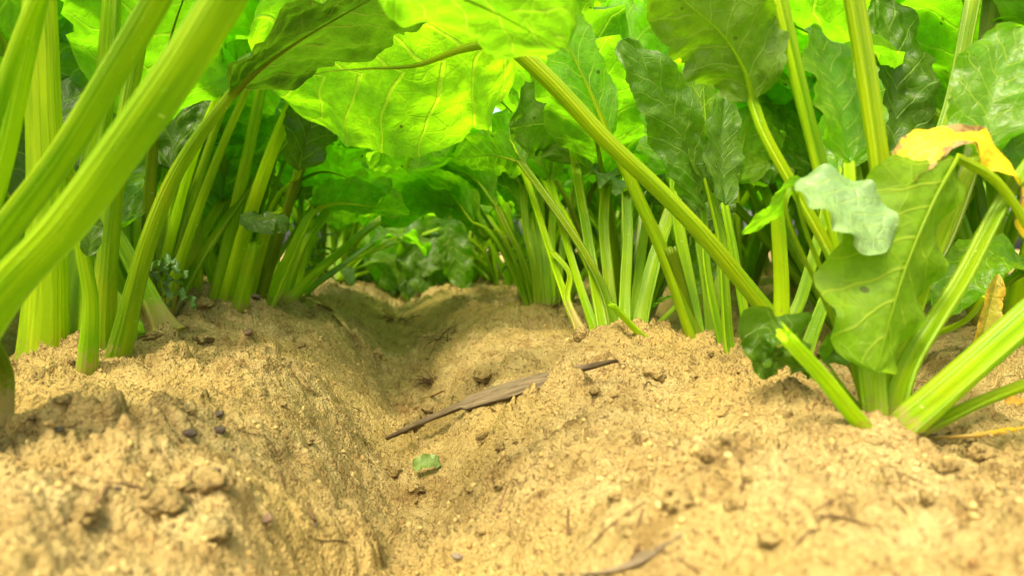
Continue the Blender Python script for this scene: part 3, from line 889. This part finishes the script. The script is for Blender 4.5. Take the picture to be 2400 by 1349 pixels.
S(R2, [(1880, 850), (1960, 640), (2040, 500)], .62, .72, 34, 26, [(2090, 460), (2095, 300), (2085, 120), (2060, -20)], .72, .76, 105, n0=(0, -1, .12), mat='leaf_dark', smat='stalk', pucker=2.0, blabel='dark puckered blade with pale veins')
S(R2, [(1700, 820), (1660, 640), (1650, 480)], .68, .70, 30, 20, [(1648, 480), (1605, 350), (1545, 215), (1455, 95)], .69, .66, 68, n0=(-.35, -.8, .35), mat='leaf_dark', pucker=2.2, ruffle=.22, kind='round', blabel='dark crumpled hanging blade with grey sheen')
S(R2, [(1930, 870), (2100, 600), (2200, 330), (2240, 200), (2275, 20), (2300, -100)], .62, .66, 40, 40, [(2300, -100), (2330, -240), (2330, -380)], .66, .66, 130, n0=(0, -1, .2), smat='stalk')
S(R2, [(1940, 870), (2180, 620), (2290, 320), (2310, 150), (2330, -30)], .66, .72, 44, 52, [(2330, -30), (2350, -200), (2400, -300)], .72, .72, 130, n0=(0, -1, .2), smat='stalk_olive')

# ---- right, plants further along
R3 = empty('beet_plant', base(1650, 815, .715), 'beet plant with a split pale stalk in the right row behind the diagonal one', 'plant', RG)
S(R3, [(1645, 815), (1610, 720), (1560, 590), (1510, 480), (1465, 380), (1432, 320)], .71, .70, 62, 40,
  [(1432, 320), (1385, 215), (1335, 110), (1300, 20), (1270, -80)], .70, .70, 62, n0=(.2, .85, .3), mat='leaf_bright', smat='stalk_lime', ruffle=.12, hint=(.5, -.5, .5))
S(R3, [(1625, 812), (1600, 690), (1573, 585)], .72, .70, 38, 30, smat='stalk_olive', broken=True, hint=(-.1, -.9, .2), label='broken split stalk')
S(R3, [(1640, 815), (1620, 680), (1590, 520), (1580, 400)], .74, .8, 36, 28, [(1580, 400), (1530, 250), (1490, 120), (1460, -20)], .85, .9, 170, n0=(0, .95, .3), mat='leaf_bright', smat='stalk')
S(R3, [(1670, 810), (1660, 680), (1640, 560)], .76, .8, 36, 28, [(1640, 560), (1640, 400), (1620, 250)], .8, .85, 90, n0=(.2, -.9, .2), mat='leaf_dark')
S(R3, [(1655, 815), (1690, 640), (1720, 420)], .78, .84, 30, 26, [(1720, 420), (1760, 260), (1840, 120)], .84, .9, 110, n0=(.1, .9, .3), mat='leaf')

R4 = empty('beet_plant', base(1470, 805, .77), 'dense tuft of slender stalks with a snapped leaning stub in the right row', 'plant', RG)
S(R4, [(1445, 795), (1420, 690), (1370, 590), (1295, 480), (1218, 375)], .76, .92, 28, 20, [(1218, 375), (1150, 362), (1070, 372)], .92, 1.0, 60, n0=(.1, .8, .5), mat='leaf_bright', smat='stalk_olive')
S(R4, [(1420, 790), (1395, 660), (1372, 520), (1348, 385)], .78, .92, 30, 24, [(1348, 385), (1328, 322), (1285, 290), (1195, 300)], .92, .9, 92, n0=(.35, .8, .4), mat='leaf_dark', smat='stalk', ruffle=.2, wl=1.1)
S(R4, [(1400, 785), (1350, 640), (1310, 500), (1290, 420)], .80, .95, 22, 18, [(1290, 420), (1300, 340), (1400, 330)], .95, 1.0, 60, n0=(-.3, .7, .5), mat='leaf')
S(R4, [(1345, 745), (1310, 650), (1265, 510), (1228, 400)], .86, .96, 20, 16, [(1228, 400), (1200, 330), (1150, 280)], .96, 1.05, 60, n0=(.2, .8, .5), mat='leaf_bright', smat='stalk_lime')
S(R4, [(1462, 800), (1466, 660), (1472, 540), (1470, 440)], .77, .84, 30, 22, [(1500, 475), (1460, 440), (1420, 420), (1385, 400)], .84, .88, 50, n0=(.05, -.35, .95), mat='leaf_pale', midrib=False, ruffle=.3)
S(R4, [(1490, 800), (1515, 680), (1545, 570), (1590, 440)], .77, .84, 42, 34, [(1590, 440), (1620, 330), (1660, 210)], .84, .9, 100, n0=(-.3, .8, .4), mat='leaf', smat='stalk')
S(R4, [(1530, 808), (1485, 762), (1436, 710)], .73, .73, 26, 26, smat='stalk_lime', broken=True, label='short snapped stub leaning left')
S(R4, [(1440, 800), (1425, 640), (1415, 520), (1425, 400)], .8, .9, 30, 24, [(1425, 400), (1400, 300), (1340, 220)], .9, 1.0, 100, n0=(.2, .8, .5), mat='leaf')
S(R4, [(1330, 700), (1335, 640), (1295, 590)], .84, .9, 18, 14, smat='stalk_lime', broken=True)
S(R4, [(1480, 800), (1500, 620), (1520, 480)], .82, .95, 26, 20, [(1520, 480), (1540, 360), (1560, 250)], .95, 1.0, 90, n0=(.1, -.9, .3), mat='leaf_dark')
S(R4, [(1500, 800), (1560, 740), (1610, 690)], .78, .8, 20, 16, [(1610, 690), (1640, 640), (1650, 560)], .8, .85, 40, n0=(-.3, -.7, .5), mat='leaf')

R5 = empty('beet_plant', base(1275, 716, 1.22), 'beet plant with close upright stalks at the crest of the right bank', 'plant', RG)
for (x0, x1, x2, y2, w_, m_) in ((1255, 1225, 1165, 480, 22, 'stalk'), (1265, 1250, 1225, 430, 22, 'stalk_lime'), (1280, 1275, 1265, 420, 26, 'stalk'), (1290, 1292, 1300, 410, 22, 'stalk_lime'),
                                 (1240, 1190, 1110, 520, 18, 'stalk'), (1300, 1315, 1350, 430, 22, 'stalk'), (1270, 1262, 1240, 500, 18, 'stalk_lime'), (1245, 1205, 1140, 560, 16, 'stalk')):
    S(R5, [(x0, 720), (x1, 610), ((x1 + x2) / 2 - 3, 540), (x2, y2)], 1.22, 1.3, w_, w_ * .75,
      [(x2, y2), (x2 - 60, y2 - 70), (x2 - 150, y2 - 80), (x2 - 240, y2 - 30)] if x2 < 1290 else [(x2, y2), (x2 + 30, y2 - 90), (x2 + 80, y2 - 150)], 1.3, 1.45, 70, n0=(.2, .7, .7), n1=(-.3, .5, .8),
      mat=RNG.choice(['leaf', 'leaf_bright', 'leaf']), smat=m_)

# ---- plants just behind the front ones
LB = empty('beet_plant', base(330, 768, .98), 'beet plant hidden behind the upright stalks at left, its dark leaves showing in the gaps', 'plant', LG)
S(LB, [(330, 770), (260, 640), (180, 500)], .98, 1.05, 40, 26, [(180, 500), (165, 330), (170, 170), (190, 20)], 1.05, 1.1, 105, n0=(.2, -.9, .3), mat='leaf', pucker=2)
S(LB, [(330, 770), (180, 640), (70, 480)], .98, 1.1, 40, 26, [(70, 480), (40, 300), (30, 120), (40, -60)], 1.1, 1.15, 120, n0=(.3, -.9, .3), mat='leaf', pucker=2)
S(LB, [(335, 770), (380, 600), (400, 400)], .98, 1.0, 40, 30, [(400, 400), (405, 240), (420, 80), (450, -80)], 1.0, 1.05, 115, n0=(.1, -.9, .3), mat='leaf_dark', pucker=2)
S(LB, [(340, 770), (440, 520), (470, 330)], 1.0, 1.1, 36, 28, [(470, 330), (520, 180), (610, 60), (740, -40)], 1.15, 1.2, 170, n0=(-.2, .85, .5), mat='leaf_bright')
S(LB, [(325, 770), (290, 560), (285, 380)], 1.0, 1.1, 36, 28, [(285, 380), (300, 220), (300, 60), (280, -80)], 1.1, 1.15, 110, n0=(0, .9, .3), mat='leaf')
S(LB, [(325, 770), (240, 560), (150, 320)], 1.0, 1.15, 36, 28, [(150, 320), (120, 160), (60, 20), (-40, -80)], 1.15, 1.2, 140, n0=(.2, .9, .3), mat='leaf_bright')
S(LB, [(345, 770), (420, 640), (520, 470)], 1.02, 1.2, 34, 24, [(520, 470), (540, 330), (545, 200), (560, 70)], 1.2, 1.25, 120, n0=(-.1, -.9, .3), mat='leaf', pucker=2)
RB = empty('beet_plant', base(2020, 820, .86), 'beet plant in the dark gap behind the near right one, mostly hidden', 'plant', RG)
S(RB, [(2020, 820), (1960, 620), (1900, 420)], .86, .9, 40, 30, [(1900, 420), (1880, 250), (1895, 80), (1930, -80)], .9, .92, 135, n0=(.2, -.9, .3), mat='leaf', pucker=2)
S(RB, [(2030, 820), (2120, 620), (2180, 430)], .86, .88, 40, 30, [(2180, 430), (2200, 260), (2190, 90), (2160, -80)], .88, .9, 150, n0=(0, -.9, .3), mat='leaf', pucker=2)
S(RB, [(2040, 820), (2240, 620), (2350, 460)], .84, .82, 40, 30, [(2350, 460), (2375, 300), (2370, 120), (2340, -60)], .82, .82, 130, n0=(-.2, -.9, .3), mat='leaf', pucker=2)
S(RB, [(2010, 820), (1880, 600), (1790, 440)], .9, 1.0, 40, 30, [(1790, 440), (1760, 280), (1745, 120), (1760, -60)], 1.0, 1.05, 140, n0=(.2, -.85, .3), mat='leaf', pucker=2)
S(RB, [(2020, 820), (2000, 600), (2010, 430)], .95, 1.05, 40, 30, [(2010, 430), (2030, 260), (2080, 90), (2160, -60)], 1.05, 1.1, 180, n0=(-.1, .9, .3), mat='leaf')
S(RB, [(2050, 820), (2280, 700), (2420, 620)], .8, .72, 40, 30, [(2420, 640), (2340, 600), (2260, 640), (2200, 740)], .72, .70, 80, n0=(-.1, -.6, .8), mat='leaf', pucker=2)
S(RB, [(2050, 820), (2240, 760), (2310, 690)], .75, .62, 26, 20, [(2285, 850), (2310, 760), (2340, 640)], .6, .6, 26, n0=(-.3, -.8, .3), mat='leaf_olive', smat='stalk_lime', midrib=False, fold=.8, blabel='small folded blade with a bright yellow tip')
S(RB, [(2000, 820), (1800, 560), (1620, 380)], .95, 1.15, 36, 28, [(1620, 380), (1500, 240), (1380, 150), (1240, 130)], 1.15, 1.15, 190, n0=(.1, .9, .45), mat='leaf_bright')
S(RB, [(2000, 820), (1820, 500), (1700, 220)], .95, 1.15, 36, 28, [(1700, 220), (1600, 90), (1450, 20), (1280, 0)], 1.15, 1.15, 170, n0=(.1, .9, .45), mat='leaf_bright')

# ---- leaves that close the view over the end of the furrow
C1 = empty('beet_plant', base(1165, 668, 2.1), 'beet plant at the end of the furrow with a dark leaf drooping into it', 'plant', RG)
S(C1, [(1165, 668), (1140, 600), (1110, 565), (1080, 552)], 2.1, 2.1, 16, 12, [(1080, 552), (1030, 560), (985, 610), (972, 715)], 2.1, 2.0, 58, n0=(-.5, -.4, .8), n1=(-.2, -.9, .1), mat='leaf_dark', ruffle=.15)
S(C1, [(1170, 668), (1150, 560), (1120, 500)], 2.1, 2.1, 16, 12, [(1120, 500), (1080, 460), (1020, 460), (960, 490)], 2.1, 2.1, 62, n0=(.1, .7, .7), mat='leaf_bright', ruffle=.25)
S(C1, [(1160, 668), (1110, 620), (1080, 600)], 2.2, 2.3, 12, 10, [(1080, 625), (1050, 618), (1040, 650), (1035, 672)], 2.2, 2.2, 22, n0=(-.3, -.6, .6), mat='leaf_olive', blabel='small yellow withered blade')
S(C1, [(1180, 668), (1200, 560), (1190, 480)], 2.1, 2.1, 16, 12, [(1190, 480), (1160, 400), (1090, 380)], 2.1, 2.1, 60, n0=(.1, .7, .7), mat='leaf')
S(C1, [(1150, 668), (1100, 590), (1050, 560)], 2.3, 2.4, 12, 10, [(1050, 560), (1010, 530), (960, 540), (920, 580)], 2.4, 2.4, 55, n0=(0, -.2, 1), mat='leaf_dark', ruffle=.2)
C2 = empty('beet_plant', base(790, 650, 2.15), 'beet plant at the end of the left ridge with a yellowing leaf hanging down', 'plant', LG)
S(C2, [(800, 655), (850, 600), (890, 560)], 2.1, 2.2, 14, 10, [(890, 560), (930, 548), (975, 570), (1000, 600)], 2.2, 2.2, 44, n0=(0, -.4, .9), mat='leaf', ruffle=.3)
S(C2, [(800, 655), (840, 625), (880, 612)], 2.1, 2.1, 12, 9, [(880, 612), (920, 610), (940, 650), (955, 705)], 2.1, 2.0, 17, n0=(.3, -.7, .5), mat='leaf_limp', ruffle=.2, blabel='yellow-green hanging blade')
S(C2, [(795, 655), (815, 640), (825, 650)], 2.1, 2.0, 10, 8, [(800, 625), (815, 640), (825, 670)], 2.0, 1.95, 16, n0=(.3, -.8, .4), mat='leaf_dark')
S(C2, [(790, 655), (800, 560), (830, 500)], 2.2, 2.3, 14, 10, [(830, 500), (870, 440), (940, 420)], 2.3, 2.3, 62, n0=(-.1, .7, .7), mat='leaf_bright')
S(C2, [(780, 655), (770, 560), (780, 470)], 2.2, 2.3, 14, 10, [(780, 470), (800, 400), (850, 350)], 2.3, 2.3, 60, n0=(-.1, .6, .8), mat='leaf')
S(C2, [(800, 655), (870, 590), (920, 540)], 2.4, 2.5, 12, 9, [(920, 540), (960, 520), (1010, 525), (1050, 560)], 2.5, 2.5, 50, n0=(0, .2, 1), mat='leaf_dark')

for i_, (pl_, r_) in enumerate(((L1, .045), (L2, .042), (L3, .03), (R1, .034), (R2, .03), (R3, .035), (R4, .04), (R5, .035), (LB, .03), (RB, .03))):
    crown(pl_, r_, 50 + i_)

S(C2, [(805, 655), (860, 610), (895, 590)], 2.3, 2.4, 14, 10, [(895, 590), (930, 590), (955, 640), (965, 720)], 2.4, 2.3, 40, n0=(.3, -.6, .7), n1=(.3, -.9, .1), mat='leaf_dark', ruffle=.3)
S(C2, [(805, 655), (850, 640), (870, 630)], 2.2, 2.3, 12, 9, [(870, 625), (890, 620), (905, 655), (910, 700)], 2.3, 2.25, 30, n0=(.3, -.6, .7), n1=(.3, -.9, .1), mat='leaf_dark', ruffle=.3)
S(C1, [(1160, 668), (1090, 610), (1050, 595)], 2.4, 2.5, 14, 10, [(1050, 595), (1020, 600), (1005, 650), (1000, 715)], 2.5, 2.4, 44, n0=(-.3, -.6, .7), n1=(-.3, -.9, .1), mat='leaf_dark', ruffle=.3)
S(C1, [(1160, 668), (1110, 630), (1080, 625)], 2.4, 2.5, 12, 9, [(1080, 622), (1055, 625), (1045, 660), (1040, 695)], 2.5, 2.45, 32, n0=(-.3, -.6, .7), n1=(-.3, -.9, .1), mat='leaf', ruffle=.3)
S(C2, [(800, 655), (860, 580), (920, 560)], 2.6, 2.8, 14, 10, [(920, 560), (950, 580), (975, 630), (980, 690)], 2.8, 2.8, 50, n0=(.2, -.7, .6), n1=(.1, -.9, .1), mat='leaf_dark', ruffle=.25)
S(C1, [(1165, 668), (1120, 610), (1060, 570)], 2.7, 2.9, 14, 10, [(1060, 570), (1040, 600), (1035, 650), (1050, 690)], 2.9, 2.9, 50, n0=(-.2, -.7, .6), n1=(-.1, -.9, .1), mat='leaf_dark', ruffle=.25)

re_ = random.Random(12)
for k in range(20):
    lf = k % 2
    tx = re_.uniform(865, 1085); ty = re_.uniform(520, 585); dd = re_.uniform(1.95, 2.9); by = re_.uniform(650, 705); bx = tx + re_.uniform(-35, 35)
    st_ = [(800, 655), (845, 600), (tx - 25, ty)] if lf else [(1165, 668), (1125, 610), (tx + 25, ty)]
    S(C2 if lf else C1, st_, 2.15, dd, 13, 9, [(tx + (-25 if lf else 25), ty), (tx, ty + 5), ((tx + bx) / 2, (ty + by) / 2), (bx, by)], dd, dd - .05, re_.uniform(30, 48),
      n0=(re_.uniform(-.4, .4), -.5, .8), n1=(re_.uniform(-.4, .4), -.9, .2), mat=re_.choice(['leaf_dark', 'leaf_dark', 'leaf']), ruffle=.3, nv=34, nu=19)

# ------------------------------------------------------------------ plants of the rows, from five grown models
def grow(label, seed, n, group, spread=1.0, low=0.0):
    rg = random.Random(seed)
    root = empty('beet_plant', (0, 0, 0), label, 'plant', group)
    for k in range(n):
        a = k * 2.39996 + rg.uniform(-.35, .35)
        age = k / (n - 1)                              # 0 outer, 1 inner
        e = math.radians(rg.uniform(54, 70) * (1 - age) + rg.uniform(76, 88) * age - low * rg.random() * 25)
        Ls = rg.uniform(.24, .35) * (1 - .12 * age)
        Lb = rg.uniform(.20, .27)
        bend = math.radians(rg.uniform(4, 17)) * spread
        bb = math.radians(rg.uniform(15, 60)) * spread
        p = np.array([math.cos(a) * .014 * (1.4 - age), math.sin(a) * .014 * (1.4 - age), -.004])
        pts = [p.copy()]; side = rg.uniform(-.12, .12)
        for i in range(6):
            e_ = e - bend * (i / 6) ** 1.5
            az = a + side * i / 6
            p = p + np.array([math.cos(az) * math.cos(e_), math.sin(az) * math.cos(e_), math.sin(e_)]) * Ls / 6
            pts.append(p.copy())
        bp = [p.copy()]
        for i in range(6):
            e2 = e_ - bb * ((i + 1) / 6) ** 1.2
            az = a + side * (1 + i / 4)
            p = p + np.array([math.cos(az) * math.cos(e2), math.sin(az) * math.cos(e2), math.sin(e2)]) * Lb / 6
            bp.append(p.copy())
        hint = np.array([-math.cos(a) * .8, -math.sin(a) * .8, .7])
        if k == 0: crown(root, .024, seed)
        leaf(root, pts, rg.uniform(.016, .023), rg.uniform(.009, .012), bp, hw=rg.uniform(.058, .085), n0=hint, n1=(math.cos(a) * .1, math.sin(a) * .1, 1.0),
             mat=rg.choice(['leaf', 'leaf', 'leaf_bright', 'leaf']), smat=rg.choice(['stalk', 'stalk', 'stalk_lime', 'stalk_lime', 'stalk_olive']), hint=hint, ns=14, ring=10, nv=30, nu=17, ruffle=rg.uniform(.12, .26), fold=rg.uniform(.0, .25), pucker=1.5)
    return root


FARL = 'leafy beet plant standing far back in the left row'
FARR = 'leafy beet plant standing far back in the right row'
SIDE_L = 'dark leafy beet plant in the row behind the left one, seen between its stalks'
SIDE_R = 'dark leafy beet plant in the row behind the right one, seen between its stalks'
protos = [grow(FARL, 100 + i * 7, 9 + (i % 3), LG, 1 + .1 * (i % 2), .5 if i > 2 else .2) for i in range(5)]
used = set()
rg = random.Random(5)


def place(x, y, label, group, scale=1.0):
    i = rg.randrange(5)
    o = protos[i] if i not in used else copy_tree(protos[i])
    used.add(i)
    o.location = (x, y, gz(x, y, False) - .004)
    o.rotation_euler = (rg.uniform(-.06, .06), rg.uniform(-.06, .06), rg.uniform(0, 6.28))
    s = scale * rg.uniform(.88, 1.1)
    o.scale = (s, s, s)
    o['label'] = label; o['group'] = group
    return o


H = PITCH / 2
y = 2.55
while y < 6.5:
    place(-H + rg.uniform(-.03, .02), y + rg.uniform(-.03, .03), FARL, LG, 1.15)
    y += .24 if y < 4 else .34
y = 2.5
while y < 6.5:
    if abs(y - 2.1) > .12:
        place(H + rg.uniform(-.02, .03), y + rg.uniform(-.03, .03), FARR, RG, 1.15)
    y += .24 if y < 4 else .34
place(-H - .05, .99, 'tall beet plant crowded between two front plants of the left row', LG, 1.15)
place(-H - .02, 1.33, 'beet plant just behind the snapped stalk in the left row', LG, 1.15)
place(-.31, 1.68, 'beet plant between the leaning stalk and the far end of the left row', LG, 1.1)
place(.30, 1.76, 'beet plant between the close upright stalks and the far end of the right row', RG, 1.1)
place(-.20, 2.42, 'low beet plant leaning into the end of the furrow from the left', LG, .9)
place(.21, 2.30, 'low beet plant leaning into the end of the furrow from the right', RG, .9)
place(H + .06, 1.03, 'tall beet plant crowded behind the tuft of slender stalks in the right row', RG, 1.15)
place(H + .02, 1.40, 'beet plant behind the close upright stalks of the right bank', RG, 1.1)
for r, y0, y1 in ((1, .55, 4.5), (2, 1.1, 4.5), (3, 1.8, 4.5)):
    for sgn in (-1, 1):
        y = y0 + rg.uniform(0, .1)
        while y < y1:
            place(sgn * (H + PITCH * r) + rg.uniform(-.03, .03), y, SIDE_L if sgn < 0 else SIDE_R, 'beet plants of the rows behind, left' if sgn < 0 else 'beet plants of the rows behind, right', (1.3, 1.45, 1.6)[r - 1])
            y += .25 if r == 1 else .34

# ------------------------------------------------------------------ litter on the soil
def strip(name, P, w, mat, label, cat, thick=.35, up=(0, 0, 1), seed=1, group=None, ring=10):
    C = spline(P, 60)
    s = np.linspace(0, len(w) - 1, 60)
    ww = np.interp(s, np.arange(len(w)), w)
    o0 = C.mean(0)
    me = stalk_mesh(C - o0, ww, up, mat, ring, thick, seed, False, groove=.1)
    return tag(obj(name, me, None, o0), label, cat, group)


def on(pts, lift=.002):
    return np.array([hit(px, py, lift) for px, py in pts])


# weathered splinter of wood lying across the furrow bank
q0, q1 = hit(905, 1062, .004), hit(1445, 914, .008)
tt = np.linspace(0, 1, 9)[:, None]
Pw = q0 * (1 - tt) + q1 * tt
_lift = np.maximum(ground(Pw[:, 0], Pw[:, 1]) - Pw[:, 2], 0)
Pw[:, 2] += _lift.max() * (.45 + .55 * np.sin(math.pi * tt[:, 0])) + .005
pxw = .6 / FPX
nn = 140
C = spline(Pw, nn)
T, N, B = frames(C, (-.1, -.75, .65))
sv = np.linspace(0, 1, nn)
hwid = np.interp(sv, [0, .1, .25, .40, .43, .60, .78, .80, .82, 1], [5, 9, 10, 14, 26, 31, 27, 22, 12, 2]) * pxw
off = np.interp(sv, [0, .42, .6, .79, .82, 1], [0, 0, 4, 5, -4, -2]) * pxw
hwid = .82 * hwid * (1 + .12 * perlin(sv * 24, 0 * sv, 3)); off = off + .9 * pxw * 3 * perlin(sv * 9, 0 * sv + 2, 5)
uu = np.linspace(-1, 1, 15)
top = C[:, None] + B[:, None] * (off[:, None] + hwid[:, None] * uu[None])[..., None] + N[:, None] * (.0018 * np.sqrt(np.clip(1 - uu ** 2, 0, 1))[None] + .0013 * perlin(uu[None] * 7 + 9, sv[:, None] * 7, 6))[..., None]
bot = top - N[:, None] * .0024
Vw = np.concatenate([top, bot[:, ::-1]], 1)
Lw = np.linalg.norm(q1 - q0)
uvw = np.stack(np.broadcast_arrays(np.concatenate([uu, uu[::-1] + 3])[None] * .7, (sv * Lw * 10)[:, None]), -1)
tag(obj('wood_splinter', mesh_from('wood_splinter', (Vw - C.mean(0)).reshape(-1, 3), grid_faces(nn, 30, True), uvw.reshape(-1, 2), None, M['wood']), None, C.mean(0)),
    'long weathered grey-brown splinter of wood lying across the furrow bank', 'wood')

# torn green leaf piece in the furrow
qf = hit(998, 1118, .002)
k_ = qf[1] / FPX
piece = blade_mesh(np.array([[-30, 6, -2], [-10, 2, 10], [12, 0, 14], [36, 2, 6]]) * k_, (-.1, -.75, .65), (.5, -.6, .6), 18 * k_, M['scrap'], 77, kind='round', nv=30, nu=17, ruffle=.25, fold=.35, pucker=.6)
tag(obj('leaf_scrap', piece, None, qf + np.array([0, 0, .006])), 'small torn green leaf piece lying in the bottom of the furrow', 'leaf')

strip('dry_straw', on([(712, 700), (745, 712), (785, 742), (815, 775), (842, 806)], .003), [.004, .009, .011, .008, .002], M['straw'], 'flat rusty brown straw over the inner edge of the left ridge', 'straw', .25, seed=3)
strip('dry_straw', on([(760, 705), (800, 750), (828, 800)], .004), [.002, .004, .001], M['straw'], 'thin brown straw beside the flat rusty one on the left ridge', 'straw', .4, seed=4)
strip('dry_twig', on([(985, 940), (1012, 934), (1042, 926)], .004), [.003, .0036, .003], M['straw'], 'short pale twig lying in the furrow above a round clod', 'twig', .9, seed=5)
strip('dry_twig', np.array([hit(1165, 1218, .001), hit(1178, 1190, .006), hit(1200, 1160, .010), hit(1222, 1158, .004)]), [.0012, .0014, .0012, .0008], M['twig'], 'tiny bent dark twig sticking up on the near furrow floor', 'twig', .9, seed=6)
strip('dry_stick', on([(1270, 1345), (1400, 1340), (1480, 1318), (1545, 1278), (1600, 1245)], -.0006), [.001, .003, .006, .008, .004], M['wood'], 'flat grey stick half buried at the bottom right of the furrow', 'stick', .35, seed=7)
strip('dry_twig', on([(1010, 830), (1028, 800), (1060, 765)], .003), [.001, .0022, .001], M['twig'], 'thin dark twig on the right wall of the furrow', 'twig', .9, seed=8)
strip('dry_twig', on([(720, 1190), (732, 1215), (742, 1232)], .002), [.001, .002, .0025], M['twig'], 'small dark stem with a seed on the near left slope', 'twig', .9, seed=9)
strip('yellow_stalk', np.array([hit(2190, 1036, .003), at(2300, 1016, .42), at(2420, 996, .44), at(2560, 975, .46)]), [.003, .0062, .0066, .006], M['stalk_yellow'], 'fallen orange-yellow stalk lying on the soil at the right edge', 'stalk', .8, seed=10)
strip('dry_twig', on([(2150, 1030), (2190, 1030), (2230, 1024)], .003), [.002, .004, .002], M['twig'], 'dark dry strip at the tip of the fallen yellow stalk', 'twig', .5, seed=12)
strip('dry_straw', np.array([at(2140, 890, .52), at(2200, 896, .52), at(2270, 902, .52)]), [.003, .004, .003], M['straw'], 'pale yellow straw on the shaded soil behind the right stalks', 'straw', .6, seed=13)
sp_ = blade_mesh(np.array([[-20, 0, 0], [0, 0, 8], [22, 4, 6], [40, 0, 0]]) * .46 / FPX, (0, -.6, .8), None, 16 * .46 / FPX, M['orange_scrap'], 91, nv=20, nu=11, ruffle=.4)
pz_ = at(2375, 945, .46); tag(obj('leaf_scrap', sp_, None, pz_), 'small curled orange leaf scrap on the soil at the right edge', 'leaf')
rr = random.Random(3)


def tuft(px, py, n, spread, ln, mat, label, r=.0006):
    q = hit(px, py)
    Vs, Fs, Us = [], [], []; c0 = 0
    for i in range(n):
        a = rr.uniform(0, 6.28); e = rr.uniform(-.1, 1.2)
        p = np.array([rr.gauss(0, spread), rr.gauss(0, spread), -.002]); pts = [p.copy()]
        for k in range(4):
            a += rr.uniform(-.7, .7); e -= rr.uniform(0, .45)
            p = p + np.array([math.cos(a) * math.cos(e), math.sin(a) * math.cos(e), math.sin(e)]) * ln / 4 * rr.uniform(.6, 1.2)
            pts.append(p.copy())
        C = spline(pts, 9); T, N, B = frames(C, (.1, .2, 1))
        th = np.arange(4) * math.pi / 2
        w = r * np.linspace(1, .4, 9) * rr.uniform(.6, 1.5)
        V = C[:, None] + B[:, None] * (np.cos(th)[None] * w[:, None])[..., None] + N[:, None] * (np.sin(th)[None] * w[:, None])[..., None]
        Vs.append(V.reshape(-1, 3)); Fs.append(grid_faces(9, 4, True) + c0); c0 += 36
        Us.append(np.stack(np.broadcast_arrays(th[None] * .1 + i, np.linspace(0, 1, 9)[:, None]), -1).reshape(-1, 2))
    return tag(obj('root_tuft', mesh_from('root_tuft', np.vstack(Vs), np.vstack(Fs), np.vstack(Us), None, mat), None, q), label, 'roots')


for k in range(34):
    px, py = rs_.uniform(150, 2200), rs_.uniform(770, 1300)
    q = hit(px, py)
    if not (.2 < q[1] < 2.2 and abs(q[0]) < .34): continue
    a_ = rs_.uniform(0, 6.28); l_ = rs_.uniform(.006, .018)
    pp = []
    for t_ in (-1, -.3, .4, 1):
        x_ = q[0] + math.cos(a_) * l_ * t_ + rs_.uniform(-.1, .1) * l_; y_ = q[1] + math.sin(a_) * l_ * t_ + rs_.uniform(-.1, .1) * l_
        pp.append((x_, y_, gz(x_, y_) + .0006))
    strip('dry_root', np.array(pp), [.0006, rs_.uniform(.0010, .0024), .0007], M[rs_.choice(['twig', 'straw', 'twig'])], 'short dry root fibre lying half buried in the sandy soil', 'root', .6, seed=100 + k, group='dry root fibres on the soil', ring=6)
tuft(1012, 895, 60, .006, .030, M['twig'], 'brown tuft of dry roots in the furrow')
tuft(955, 960, 30, .005, .022, M['straw'], 'pale tuft of fine roots on the left side of the furrow floor', .0004)
tuft(1050, 790, 24, .012, .05, M['twig'], 'thin dark roots hanging on the right wall of the furrow', .0007)
tuft(1310, 715, 26, .010, .03, M['twig'], 'dark red-brown root litter at the foot of the right stalks')
tuft(915, 750, 26, .015, .05, M['twig'], 'dark root litter at the far end of the furrow', .0009)
tuft(1690, 1070, 10, .004, .012, M['straw'], 'few fine root hairs by the hole on the right ridge', .0003)


def weed(px, py, d, n, size, label, mat, feather=False, seed=1):
    rg2 = random.Random(seed)
    p = at(px, py, d)
    root = empty('weed', (p[0], p[1], gz(p[0], p[1], False) - .003), label, 'weed')
    o = np.array(root.location)
    top = o + np.array([rg2.uniform(-.01, .01), 0, size])
    stem = leaf(root, [o, (o + top) / 2 + np.array([.004, 0, 0]), top], .005, .003, None, smat='stalk_lime', flare=1.1, ns=12, ring=8)
    stem.name = 'stem'
    for k in range(n):
        a = k * 2.4 + rg2.uniform(-.3, .3); t = rg2.uniform(.35, 1)
        b0 = o * (1 - t) + top * t
        dr = np.array([math.cos(a), math.sin(a), rg2.uniform(-.1, .8)])
        l = size * rg2.uniform(.25, .5)
        me = blade_mesh(np.array([b0, b0 + dr * l * .5 + np.array([0, 0, .004]), b0 + dr * l - np.array([0, 0, l * .2])]) - o, (0, -.3, 1), None, l * (.10 if feather else .3), M[mat], seed * 10 + k, nv=20, nu=11, ruffle=.5, lobes=.6 if feather else .15, fold=.2, pucker=2)
        obj('leaf_blade', me, root)


weed(388, 745, .92, 9, .085, 'small pale green weed with crumpled leaves between the left plants', 'leaf_pale', False, 1)
weed(730, 672, 1.60, 16, .13, 'dark feathery weed at the foot of the left stalks', 'leaf_dark', True, 2)
weed(1640, 800, .86, 12, .12, 'feathery green weed behind the right row stalks', 'leaf', True, 3)
weed(1215, 690, 1.5, 12, .12, 'thin dark weed among the slender stalks of the right row', 'leaf_dark', True, 4)
